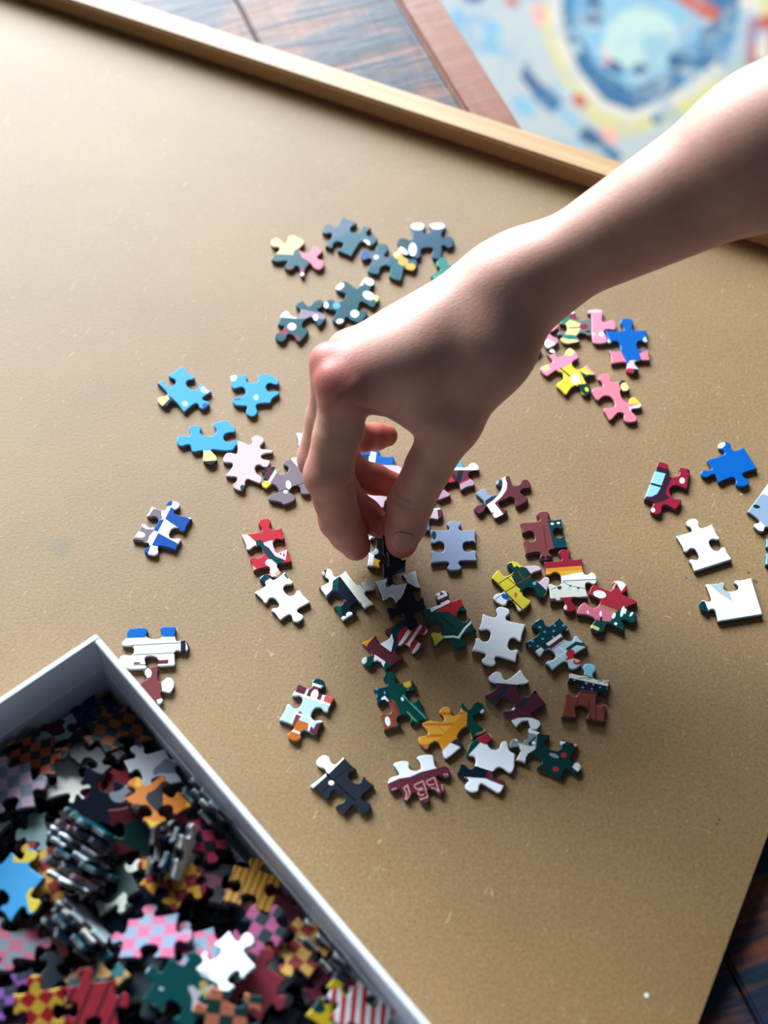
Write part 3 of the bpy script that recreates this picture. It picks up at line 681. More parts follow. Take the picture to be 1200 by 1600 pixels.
BP('E3', 'jigsaw piece crossed by a pink bar above yellow with a white diamond', 'yellow', 'P 60,270 100,240 190,200 160,150 130,110 190,65 220,100 240,150 310,130 330,85 370,55 430,95 460,160 440,175 400,200 400,240 450,280 510,260 545,235 590,280 640,335 600,350 530,380 560,430 590,480 560,550 500,540 470,470 430,450 380,480 330,545 280,500 230,450 240,420 300,380 290,320 240,300 230,290 180,320 130,350',
   'p pink 30,270 200,190 140,150 220,90 330,140 380,50 480,160 120,370; e pyel 370,98 46,42; e pyel 115,262 42,34; e navy 165,100 40,30; e white 190,85 32,22; p dgreen 475,300 530,330 660,340 600,370 535,385 610,480 560,570 465,500 450,440 540,430; l pyel 500,300 560,330 26; e yellow 545,490 26,20 60; p white 430,318 465,350 470,420 420,440 385,400 385,345; l blk 265,265 375,355 13; l pink 530,240 640,335 24')
BP('E3', 'solid pink jigsaw piece with two yellow tipped right tabs', 'pink2', 'P 600,490 650,465 710,455 700,410 665,380 690,335 760,320 795,350 800,400 870,410 920,385 970,430 990,500 930,510 900,500 905,560 930,600 980,630 990,590 1040,565 1080,600 1120,650 1100,680 1010,700 1070,780 1060,820 960,830 930,790 930,740 880,730 790,810 750,750 720,690 830,670 830,610 780,560 720,560 660,605',
   'p dgreen 880,430 900,370 1010,420 1010,520 900,500; e pyel 942,462 44,46 -30; p yellow 985,640 1000,550 1090,580 1110,640; l white 990,695 1140,655 40')
BP('E4', 'crimson jigsaw piece with light blue window panes and white dots', 'crim', 'P 405,140 500,145 590,190 600,260 590,380 680,420 780,390 800,340 785,250 900,250 990,290 980,440 960,560 940,650 870,630 730,580 640,620 620,690 660,790 740,830 830,840 840,880 720,1030 620,980 540,950 480,970 470,1080 400,1130 290,1110 250,1040 280,980 310,920 240,880 140,850 150,800 200,670 250,540 340,310',
   'p dwine 375,215 610,290 600,390 660,430 560,650 550,750 625,815 480,880 330,925 100,870 140,780 330,310; p ltsky 310,305 540,362 462,580 220,530; p ltsky 220,552 450,622 380,740 280,790 120,792; l navy 255,535 462,595 22; e white 850,490 50,55; e white 305,1045 40,42; e blk 970,310 30,30')
BP('E5', 'royal blue jigsaw piece with one straight edge and a white tab tip', 'blue', '200 400 t 455 115 805 190 f 1028 548 t 830 830 400 775 t 92 650', 'e white 425,165 85,48 -25')
BP('E6', 'white jigsaw piece with one straight lower edge, at the right under the royal blue one', 'white', '125 280 t 290 83 545 140 h 528 400 780 555 f 340 695 h 378 480')
BP('E6', 'white corner jigsaw piece with a dark tab tip and a grey brush mark', 'white', '470 845 h 785 925 1005 770 f 1140 1200 f 615 1285 t 402 1110',
   'p dteal 370,1040 458,1045 510,1175 480,1230 370,1200; p lgrey 515,850 695,815 705,900 755,950 780,1045 650,965')
BP('E8', 'pale grey and white jigsaw piece cut off by the right edge of the picture', 'bgrey2', '405 630 f 760 150 t 1080 200 1250 500 h 950 700 900 1030 t 560 930',
   'p white 600,345 760,120 1000,300 900,420 680,345; e dteal 555,550 62,32 12; e white 615,880 95,66 35')
BP('P', 'light blue jigsaw piece of which only a sliver shows at the right border', 'skyd', '1197 842 t 1238 822 1285 838 h 1262 866 1290 900 t 1240 915 1196 882 h 1216 862')
BP('E7', 'cream jigsaw piece with thin dark lines and blue upper lobes, beside the box corner', 'cream', 'P 190,120 300,100 440,100 470,140 450,220 570,262 670,230 650,100 760,80 870,90 865,200 890,290 1000,275 1060,330 1050,420 980,450 880,430 860,480 860,560 860,640 760,650 615,650 620,560 580,520 470,510 430,540 440,620 460,680 300,700 180,690 60,620 60,530 110,490 240,490 270,430 250,370 100,355 95,310 150,250',
   'p blue 140,80 480,80 448,240 120,252; p blue 630,60 900,60 880,232 680,232; l navy 240,355 950,315 11; l navy 240,492 870,460 11; p navy 945,270 1015,260 1020,470 945,450; l maroon 1030,300 1070,420 24; l maroon 270,612 360,608 26; l white 240,665 470,650 26; l navy 250,635 450,632 14; e white 235,625 30,62; e white 395,565 52,40; p maroon 610,570 770,560 770,610 610,615; l navy 620,620 760,612 10; e white 800,585 34,46')
BP('E7', 'maroon and white jigsaw piece partly hidden behind the box rim', 'maroon2', 'P 400,700 480,670 610,650 615,750 625,860 665,880 740,820 800,815 850,900 830,1000 780,1035 680,1020 660,1060 690,1150 640,1200 500,1150 300,1000 380,880 450,840 440,780 400,740',
   'e white 475,755 50,68; p white 665,870 800,790 880,900 780,1060 680,1030; p white 600,1140 710,1110 700,1190 620,1230')
BP('Z4', 'pale pink jigsaw piece with blue top and white bar seen between curled fingers and thumb', 'ppink', 'P 40,365 150,345 250,322 285,335 292,392 350,398 412,402 415,468 450,476 480,500 485,600 430,650 400,690 405,740 340,780 325,835 240,812 190,750 150,700 60,640 60,600 110,560 100,500 40,470',
   'p blue 10,300 300,300 430,390 430,475 240,470 240,400 60,400; p dteal 20,390 200,385 190,480 160,500 20,480; p white 215,355 262,365 245,500 185,505; e orange 328,512 30,16; e brown 380,540 24,12')
BP('Z4', 'black jigsaw piece with white and yellow patches lying under the fingertips', 'blk', '200 960 t 280 900 380 950 t 470 1100 400 1370 h 330 1290 185 1330 h 255 1150',
   'p gold 190,965 240,950 290,1080 240,1050; e white 222,1110 26,40 10; e lgrey 245,1205 36,30 20; p white 170,1250 205,1215 245,1240 230,1350 170,1330; p gold 245,1265 330,1300 330,1360 235,1335')
print('board pieces done', time.perf_counter())
# ------------------------------------------------------------------ the reaching hand and forearm
def build_hand():
    J = dict(iM=(540, 612, .082), iP=(513, 742, .051), iD=(531, 812, .028), iT=(556, 853, .0115),
             mM=(527, 577, .083), mP=(501, 716, .045), mD=(548, 788, .024), mT=(592, 820, .013),
             rM=(548, 553, .076), rP=(514, 694, .042), rD=(556, 740, .026), rT=(612, 757, .017),
             pM=(588, 540, .062), pP=(526, 668, .038), pD=(568, 684, .026), pT=(604, 681, .018),
             tC=(768, 545, .090), tM=(706, 658, .068), tI=(641, 786, .031), tT=(627, 847, .0125),
             W=(802, 451, .104), E1=(1200, 231, .165))
    P = {k: at(*v) for k, v in J.items()}
    mm = 0.001
    fdir = P['E1'] - P['W']; fdir /= np.linalg.norm(fdir)
    # direction away from the viewer, square to the forearm: the other forearm bone lies there
    view = (P['W'] - _C); view /= np.linalg.norm(view)
    back = view - fdir * (view @ fdir); back /= np.linalg.norm(back)
    perp = np.cross(fdir, back)
    EL = P['W'] + fdir * 0.245
    SH = EL + np.array([0.10, -0.06, 0.16])
    prims = []      # (a, b, ra, rb, group)

    def cap(a, b, ra, rb, g): prims.append((np.array(a), np.array(b), ra * mm, rb * mm, g))
    # forearm: two bones' worth of thickness, wrist to elbow, then upper arm
    W0, W1 = P['W'] + back * 0.001, P['W'] + back * 0.018
    E0, E1_ = EL + back * 0.002, EL + back * 0.022
    M0 = P['W'] + fdir * 0.11; M1 = P['W'] + fdir * 0.165
    cap(W0, M0, 13.4, 27.4, 'a'); cap(M0, M1, 27.0, 31, 'a'); cap(M1, E0, 31, 34, 'a')
    cap(W1, M0 + back * .022, 13.4, 26.0, 'a'); cap(M0 + back * .022, M1 + back * .022, 26.0, 31, 'a'); cap(M1 + back * .022, E1_, 31, 35, 'a')
    cap((E0 + E1_) / 2, SH, 38, 44, 'a')
    # palm: metacarpals
    Wi = P['W'] + perp * 0.001
    cap(Wi + (P['iM'] - Wi) * .10, P['iM'], 13.0, 9.4, 'p')
    cap(Wi + back * .006, P['mM'], 13.0, 9.2, 'p')
    cap(Wi + back * .012, P['rM'], 12.8, 9.0, 'p')
    cap(Wi + back * .017, P['pM'], 13.0, 9.6, 'p')
    # palm flesh between the metacarpals and the thumb
    mid = (P['iM'] + P['tM']) / 2
    cap(P['iM'] * .62 + P['W'] * .38 + np.array([0, -.001, -.006]), P['tC'], 12.0, 13.0, 'p')
    cap(P['rM'] * .6 + P['W'] * .4 - np.array([0, 0, .010]), P['W'] - np.array([.008, 0, .009]), 11, 10, 'p')
    cap(P['pM'] * .6 + P['W'] * .4 - np.array([0, 0, .012]), P['W'] - np.array([.008, -.004, .012]), 11, 10, 'p')
    cap(P['W'], P['tC'], 12.0, 12.0, 'p')
    # thumb base
    cap(P['tC'], P['tM'], 13.2, 11.4, 't')
    cap(P['tC'] * .5 + P['iM'] * .5, P['tM'] * .75 + P['iM'] * .25, 10.5, 8.6, 't')     # web
    cap(P['tC'] * .25 + P['iM'] * .75 + np.array([.002, 0, -.0078]), P['tM'] * .62 + P['iM'] * .38, 7.0, 5.5, 't')
    # thumb
    cap(P['tM'], P['tM'] * .45 + P['tI'] * .55, 11.4, 9.5, 't1')
    cap(P['tM'] * .45 + P['tI'] * .55, P['tI'], 9.5, 9.6, 't1')
    cap(P['tI'], P['tI'] * .5 + P['tT'] * .5, 9.4, 9.0, 't1'); cap(P['tI'] * .5 + P['tT'] * .5, P['tT'], 9.0, 7.0, 't1')
    R = dict(i=(9.8, 9.2, 10.0, 8.6, 8.7, 6.3), m=(9.6, 9.0, 9.6, 8.0, 7.4, 5.7), r=(9.8, 8.2, 8.6, 7.2, 6.8, 5.6), p=(8.8, 7.2, 7.6, 6.4, 6.2, 4.9))
    for f in 'imrp':
        M, Pp, D, T = (P[f + s] for s in 'MPDT')
        r = R[f]
        h = (M * .45 + Pp * .55)
        cap(M, h, r[0], r[1], f); cap(h, Pp, r[1], r[2], f)
        h2 = (Pp + D) / 2
        cap(Pp, h2, r[2] * .98, r[3], f); cap(h2, D, r[3], r[4], f)
        h3 = (D + T) / 2
        cap(D, h3, r[4] * .98, (r[4] + r[5]) / 2 + .35, f); cap(h3, T, (r[4] + r[5]) / 2 + .35, r[5], f)
    cap(at(545, 666, .069), at(547, 674, .067), 6.4, 6.0, 'i')
    # knuckle bumps
    ki = at(523, 594, .087); km = at(508, 560, .087)
    cap(ki, ki * .5 + P['iM'] * .5, 5.6, 8, 'k'); cap(km, km * .5 + P['mM'] * .5, 5.4, 8, 'k')
    A = np.array([q[0] for q in prims]); B = np.array([q[1] for q in prims])
    RA = np.array([q[2] for q in prims]); RB = np.array([q[3] for q in prims])
    G = [q[4] for q in prims]
    BA = B - A; BB = (BA ** 2).sum(1)
    kin = {'a': .012, 'p': .013, 't': .007, 't1': .0022, 'i': .0022, 'm': .0022, 'r': .0022, 'p': .013}
    kin['pk'] = .0022
    G = ['pk' if (g == 'p' and idx >= G_first_pinky) else g for idx, g in enumerate(G)] if False else G

    def smin(a, b, k):
        h = np.maximum(k - np.abs(a - b), 0) / k
        return np.minimum(a, b) - h * h * k * .25
    # the little finger's prims carry 'p' too: give them their own name
    cnt = 0; names = []
    for g, q in zip(G, prims):
        names.append(g)
    pk0 = [i for i, q in enumerate(prims) if q[4] == 'p' and (np.allclose(q[0], P['pM']) or (np.allclose(q[1], P['pP'])) or np.allclose(q[0], P['pP']) or np.allclose(q[1], P['pD']) or np.allclose(q[0], P['pD']) or np.allclose(q[1], P['pT']))]
    for i in pk0: names[i] = 'pk'
    order = ['a', 'p', 't', 'k', 't1', 'i', 'm', 'r', 'pk']
    kin['k'] = .0025
    kin['pk'] = .0022

    # creases: (point, axis normal to the crease, depth, width, reach)
    tax = P['tT'] - P['tI']; tax /= np.linalg.norm(tax)
    tfront = -view
    GR = []
    for off, dep in ((-.0035, .00040), (.0, .00055), (.0030, .00035)):
        GR.append((P['tI'] + tax * off + tfront * .009, tax, dep, .0007, .0085))
    for f, t in (('i', 'P'), ('i', 'D'), ('m', 'P')):
        ax = P[f + ('D' if t == 'P' else 'T')] - P[f + 'M' if t == 'P' else f + 'P']; ax /= np.linalg.norm(ax)
        inner = P['tM'] - P[f + t]; inner -= ax * (inner @ ax); inner /= np.linalg.norm(inner)
        GR.append((P[f + t] + inner * .009 + ax * .001, ax, .0012, .0011, .008))
    web = at(582, 650, .077)
    GR.append((web, np.array([.75, -.1, .6]) / np.linalg.norm([.75, -.1, .6]), .0012, .0011, .009))
    GR.append((at(625, 668, .078), np.array([.93, 0, -.35]), .0011, .0010, .009))

    def sdf(X):
        res = {}
        for g in order:
            acc = None
            for i in range(len(prims)):
                if names[i] != g: continue
                d = X - A[i]
                t = np.clip((d @ BA[i]) / BB[i], 0, 1)
                q = d - t[..., None] * BA[i]
                v = np.sqrt((q * q).sum(-1)) - (RA[i] + (RB[i] - RA[i]) * t)
                acc = v if acc is None else smin(acc, v, kin[g])
            res[g] = acc
        body = smin(res['a'], res['p'], .020)
        body = smin(body, res['t'], .015)
        body = smin(body, res['k'], .006)
        body = smin(body, res['t1'], .006)
        fing = smin(res['i'], res['m'], .0012)
        fing = smin(fing, res['r'], .0010)
        fing = smin(fing, res['pk'], .0010)
        # fingers blend softly into the palm only near their knuckles
        out = smin(body, fing, .0035)
        for c, ax, dep, wid, reach in GR:
            e = X - c
            pl = e @ ax
            rr = (e * e).sum(-1)
            out = out + dep * np.exp(-(pl / wid) ** 2) * np.exp(-(rr / reach ** 2) ** 2)
        return out

    h = 0.00125
    lo = np.minimum(A, B).min(0) - .05; hi = np.maximum(A, B).max(0) + .05
    BS = 12
    nb = np.ceil((hi - lo) / (h * BS)).astype(int) + 1
    dim = nb * BS
    vol = np.full(dim, 1.0, np.float32)
    bx = np.stack(np.meshgrid(*[lo[a] + (np.arange(nb[a]) * BS + BS / 2) * h for a in range(3)], indexing='ij'), -1)
    cd = sdf(bx.reshape(-1, 3)).reshape(nb)
    vol *= 1
    big = np.repeat(np.repeat(np.repeat(np.sign(cd), BS, 0), BS, 1), BS, 2).astype(np.float32)
    vol = big
    off = np.stack(np.meshgrid(*[np.arange(BS)] * 3, indexing='ij'), -1).reshape(-1, 3) * h
    near = np.argwhere(np.abs(cd) < BS * h * 0.87 + .006)
    for s in range(0, len(near), 60):
        ch = near[s:s + 60]
        X = (lo + ch * BS * h)[:, None, :] + off[None]
        v = sdf(X.reshape(-1, 3)).reshape(len(ch), BS, BS, BS)
        for q, (i, j, k) in enumerate(ch):
            vol[i * BS:(i + 1) * BS, j * BS:(j + 1) * BS, k * BS:(k + 1) * BS] = v[q]
    # surface nets
    ins = vol < 0
    c = ins.astype(np.int8)
    s8 = sum(c[i:dim[0] - 1 + i, j:dim[1] - 1 + j, k:dim[2] - 1 + k] for i in (0, 1) for j in (0, 1) for k in (0, 1))
    act = np.argwhere((s8 > 0) & (s8 < 8))
    idx = -np.ones(s8.shape, np.int32)
    idx[act[:, 0], act[:, 1], act[:, 2]] = np.arange(len(act))
    acc = np.zeros((len(act), 3)); cn = np.zeros(len(act))
    cor = [(i, j, k) for i in (0, 1) for j in (0, 1) for k in (0, 1)]
    val = {q: vol[act[:, 0] + q[0], act[:, 1] + q[1], act[:, 2] + q[2]] for q in cor}
    for q in cor:
        for ax in range(3):
            if q[ax]: continue
            r = list(q); r[ax] = 1; r = tuple(r)
            a, b = val[q], val[r]
            m = (a < 0) != (b < 0)
            t = np.where(m, a / np.where(m, a - b, 1), 0)
            pt = np.zeros((len(act), 3)); pt += np.array(q); pt[:, ax] += t
            acc[m] += pt[m]; cn[m] += 1
    V = lo + (act + acc / cn[:, None]) * h
    faces = []
    for ax in range(3):
        o1, o2 = [(1, 2), (2, 0), (0, 1)][ax]
        sl0 = [slice(1, dim[a] - 1) for a in range(3)]; sl1 = list(sl0)
        sl0[ax] = slice(1, dim[ax] - 2); sl1[ax] = slice(2, dim[ax] - 1)
        a = ins[tuple(sl0)]; b = ins[tuple(sl1)]
        e = np.argwhere(a != b)
        fl = a[e[:, 0], e[:, 1], e[:, 2]]
        e = e + 1
        u = np.zeros(3, int); u[o1] = 1; v = np.zeros(3, int); v[o2] = 1
        q = [e, e - u, e - u - v, e - v]
        qi = np.stack([idx[t[:, 0], t[:, 1], t[:, 2]] for t in q], 1)
        qi[~fl] = qi[~fl][:, ::-1]
        faces.append(qi)
    Fq = np.concatenate(faces)
    Fq = Fq[:, ::-1] if False else Fq
    # refine the vertices on the true surface, normals from the gradient
    eps = 4e-4
    for _ in range(2):
        for s in range(0, len(V), 40000):
            X = V[s:s + 40000]
            d0 = sdf(X)
            g = np.stack([sdf(X + np.eye(3)[a] * eps) - sdf(X - np.eye(3)[a] * eps) for a in range(3)], -1)
            g /= np.maximum(np.linalg.norm(g, axis=1, keepdims=True), 1e-9)
            V[s:s + 40000] = X - g * np.clip(d0, -h, h)[:, None] * .8
    me = bpy.data.meshes.new('arm')
    me.from_pydata(V.tolist(), [], Fq.tolist())
    me.polygons.foreach_set('use_smooth', [True] * len(me.polygons))
    # redder skin: knuckles, finger tips, palm side; curled fingers carry painted shade too
    red = np.zeros(len(V))
    for q, r, s in ((ki, .011, .9), (km, .010, .8), (P['iP'], .012, .45), (P['tI'], .012, .4), (P['iT'], .014, .85), (P['tT'], .013, .8), (P['iD'], .012, .6), (P['mT'], .02, 1), (P['mD'], .012, .8),
                    (P['rT'], .02, 1), (P['rD'], .012, .9), (P['pT'], .02, 1), (P['pD'], .012, .9), (P['mP'], .008, .3)):
        red = np.maximum(red, s * np.exp(-((((V - q) ** 2).sum(1)) / (r * 1.25) ** 2)))
    at_ = me.color_attributes.new('redness', 'FLOAT_COLOR', 'POINT')
    colr = np.ones((len(V), 4)); colr[:, :3] = red[:, None]
    at_.data.foreach_set('color', colr.astype(np.float32).ravel())
    me.update()
    return me, P, sdf, tfront, tax


skin = new_mat('skin', (214, 168, 148), 0.50, 0.40)
n = N(skin)
atn = n.n('ShaderNodeVertexColor', layer_name='redness')
oc = n.coord()
c = n.ramp(n.noise(oc, 60, 4, 0.6), [(0.3, (200, 150, 131)), (0.7, (214, 168, 149))])
c = n.mix(n.math('MULTIPLY', n.noise(oc, 140, 3), 0.25), c, (186, 112, 98))
c = n.mix(atn.outputs['Color'], c, (176, 74, 70))  # skin redness, set darker to include the shade on the curled fingers
n.l(c, n.b.inputs['Base Color'])
n.b.inputs['Subsurface Weight'].default_value = 0.25
n.b.inputs['Subsurface Radius'].default_value = (1.0, 0.32, 0.18)
n.b.inputs['Subsurface Scale'].default_value = 0.0035
vs = n.n('ShaderNodeTexVoronoi'); vs.inputs['Scale'].default_value = 1100
n.l(oc, vs.inputs['Vector'])
n.bump(n.math('ADD', n.noise(oc, 700, 4, 0.65), n.math('MULTIPLY', vs.outputs['Distance'], 0.5)), 0.35, 0.0003)

me, HP, hsdf, tfront, tax = build_hand()
person = empty('person', (float(HP['W'][0]), float(HP['W'][1]), 0.0))
tag(person, 'bare forearm and hand reaching in from the right to pick up a piece', 'person')
arm = link('arm', me, person, [skin])
arm.location = -person.location

# thumb nail: a curved plate lying on the skin
nail_m = new_mat('nail', (186, 128, 122), 0.3, 0.4)
bm = bmesh.new()
side = np.cross(tax, tfront); side /= np.linalg.norm(side)
nrm = np.cross(side, tax); nrm /= np.linalg.norm(nrm)
if nrm @ tfront < 0: nrm = -nrm
nc = at(633, 850, .019)
c0 = HP['tI'] * .28 + HP['tT'] * .72 + side * 0.0
NU, NV = 14, 16
grid = []
wdir = (at(640, 850, .02) - at(626, 850, .02)); wdir /= np.linalg.norm(wdir)
target = at(632.5, 849, .020)
ray0 = (target - _C) / np.linalg.norm(target - _C)
ctr = c0 + side * ((target - c0) @ side) * .6
for j in range(NV + 1):
    row = []
    for i in range(NU + 1):
        u = (i / NU * 2 - 1); v = (j / NV * 2 - 1)
        # superellipse outline: round at the cuticle, flatter at the tip
        hw = 0.0052 * (1 - max(0, -v) ** 3 * .35 - max(0, v) ** 4 * .35)
        lv = v * 0.0062 * (1 - .16 * u * u)
        p = ctr + side * (u * hw) + tax * lv + nrm * 0.012
        for _ in range(14):
            p = p - nrm * float(hsdf(p[None])[0]) * .9
        edge = max(abs(u), abs(v))
        p = p + nrm * (0.00042 if edge < .93 else -0.0001)
        row.append(bm.verts.new(p))
    grid.append(row)
for j in range(NV):
    for i in range(NU):
        f = bm.faces.new((grid[j][i], grid[j][i + 1], grid[j + 1][i + 1], grid[j + 1][i])); f.smooth = True
bm.normal_update()
if sum(f.normal.dot(Vector(nrm)) for f in bm.faces) < 0:
    bmesh.ops.reverse_faces(bm, faces=bm.faces)
nme = bpy.data.meshes.new('thumb_nail'); bm.to_mesh(nme); bm.free()
nail = link('thumb_nail', nme, person, [nail_m])
nail.location = -person.location
sol = nail.modifiers.new('thickness', 'SOLIDIFY'); sol.thickness = 0.0005; sol.offset = -1
tag(nail, 'pink short thumb nail')

# the piece being pinched, tilted between the tips
hp = board_piece('Z4', 'near black jigsaw piece with a blue corner, pinched between thumb and index finger', 'navy', '320 1090 t 380 1030 545 1090 h 500 1200 560 1310 t 440 1440 370 1400 h 400 1250',
                 'p blue 480,1330 560,1260 600,1400 500,1400', 0.0)
hp.location = Vector(at(612, 872, 0.0085))
hp.rotation_euler = (math.radians(16), math.radians(24), 0)
print('hand done', time.perf_counter())
# ------------------------------------------------------------------ the box and the pieces heaped in it
def variant_outline(seed):
    r = random.Random(100 + seed)
    a, b = 0.0098 + r.uniform(-.0006, .0008), 0.0090 + r.uniform(-.0006, .0008)
    cs = [np.array(p) + np.array([r.uniform(-.0011, .0011), r.uniform(-.0011, .0011)]) for p in ((-a, b), (a, b), (a, -b), (-a, -b))]
    kinds = ['thth', 'tthh', 'ththh'[:4], 'hhht', 'ttht', 'thhh', 'htth', 'tttt', 'hhhh', 'thth'][seed % 10]
    es = []
    for i in range(4):
        p, q = cs[i], cs[(i + 1) % 4]
        m = p + (q - p) * (0.5 + r.uniform(-.10, .10))
        d = (q - p) / np.linalg.norm(q - p); o = np.array([-d[1], d[0]])
        if o @ ((p + q) / 2) < 0: o = -o
        h = np.linalg.norm(q - p) * r.uniform(.25, .31)
        es.append((kinds[i], m + o * (h if kinds[i] == 't' else -h) + d * r.uniform(-.0006, .0006)))
    return outline_param(cs, es, 0.0010)


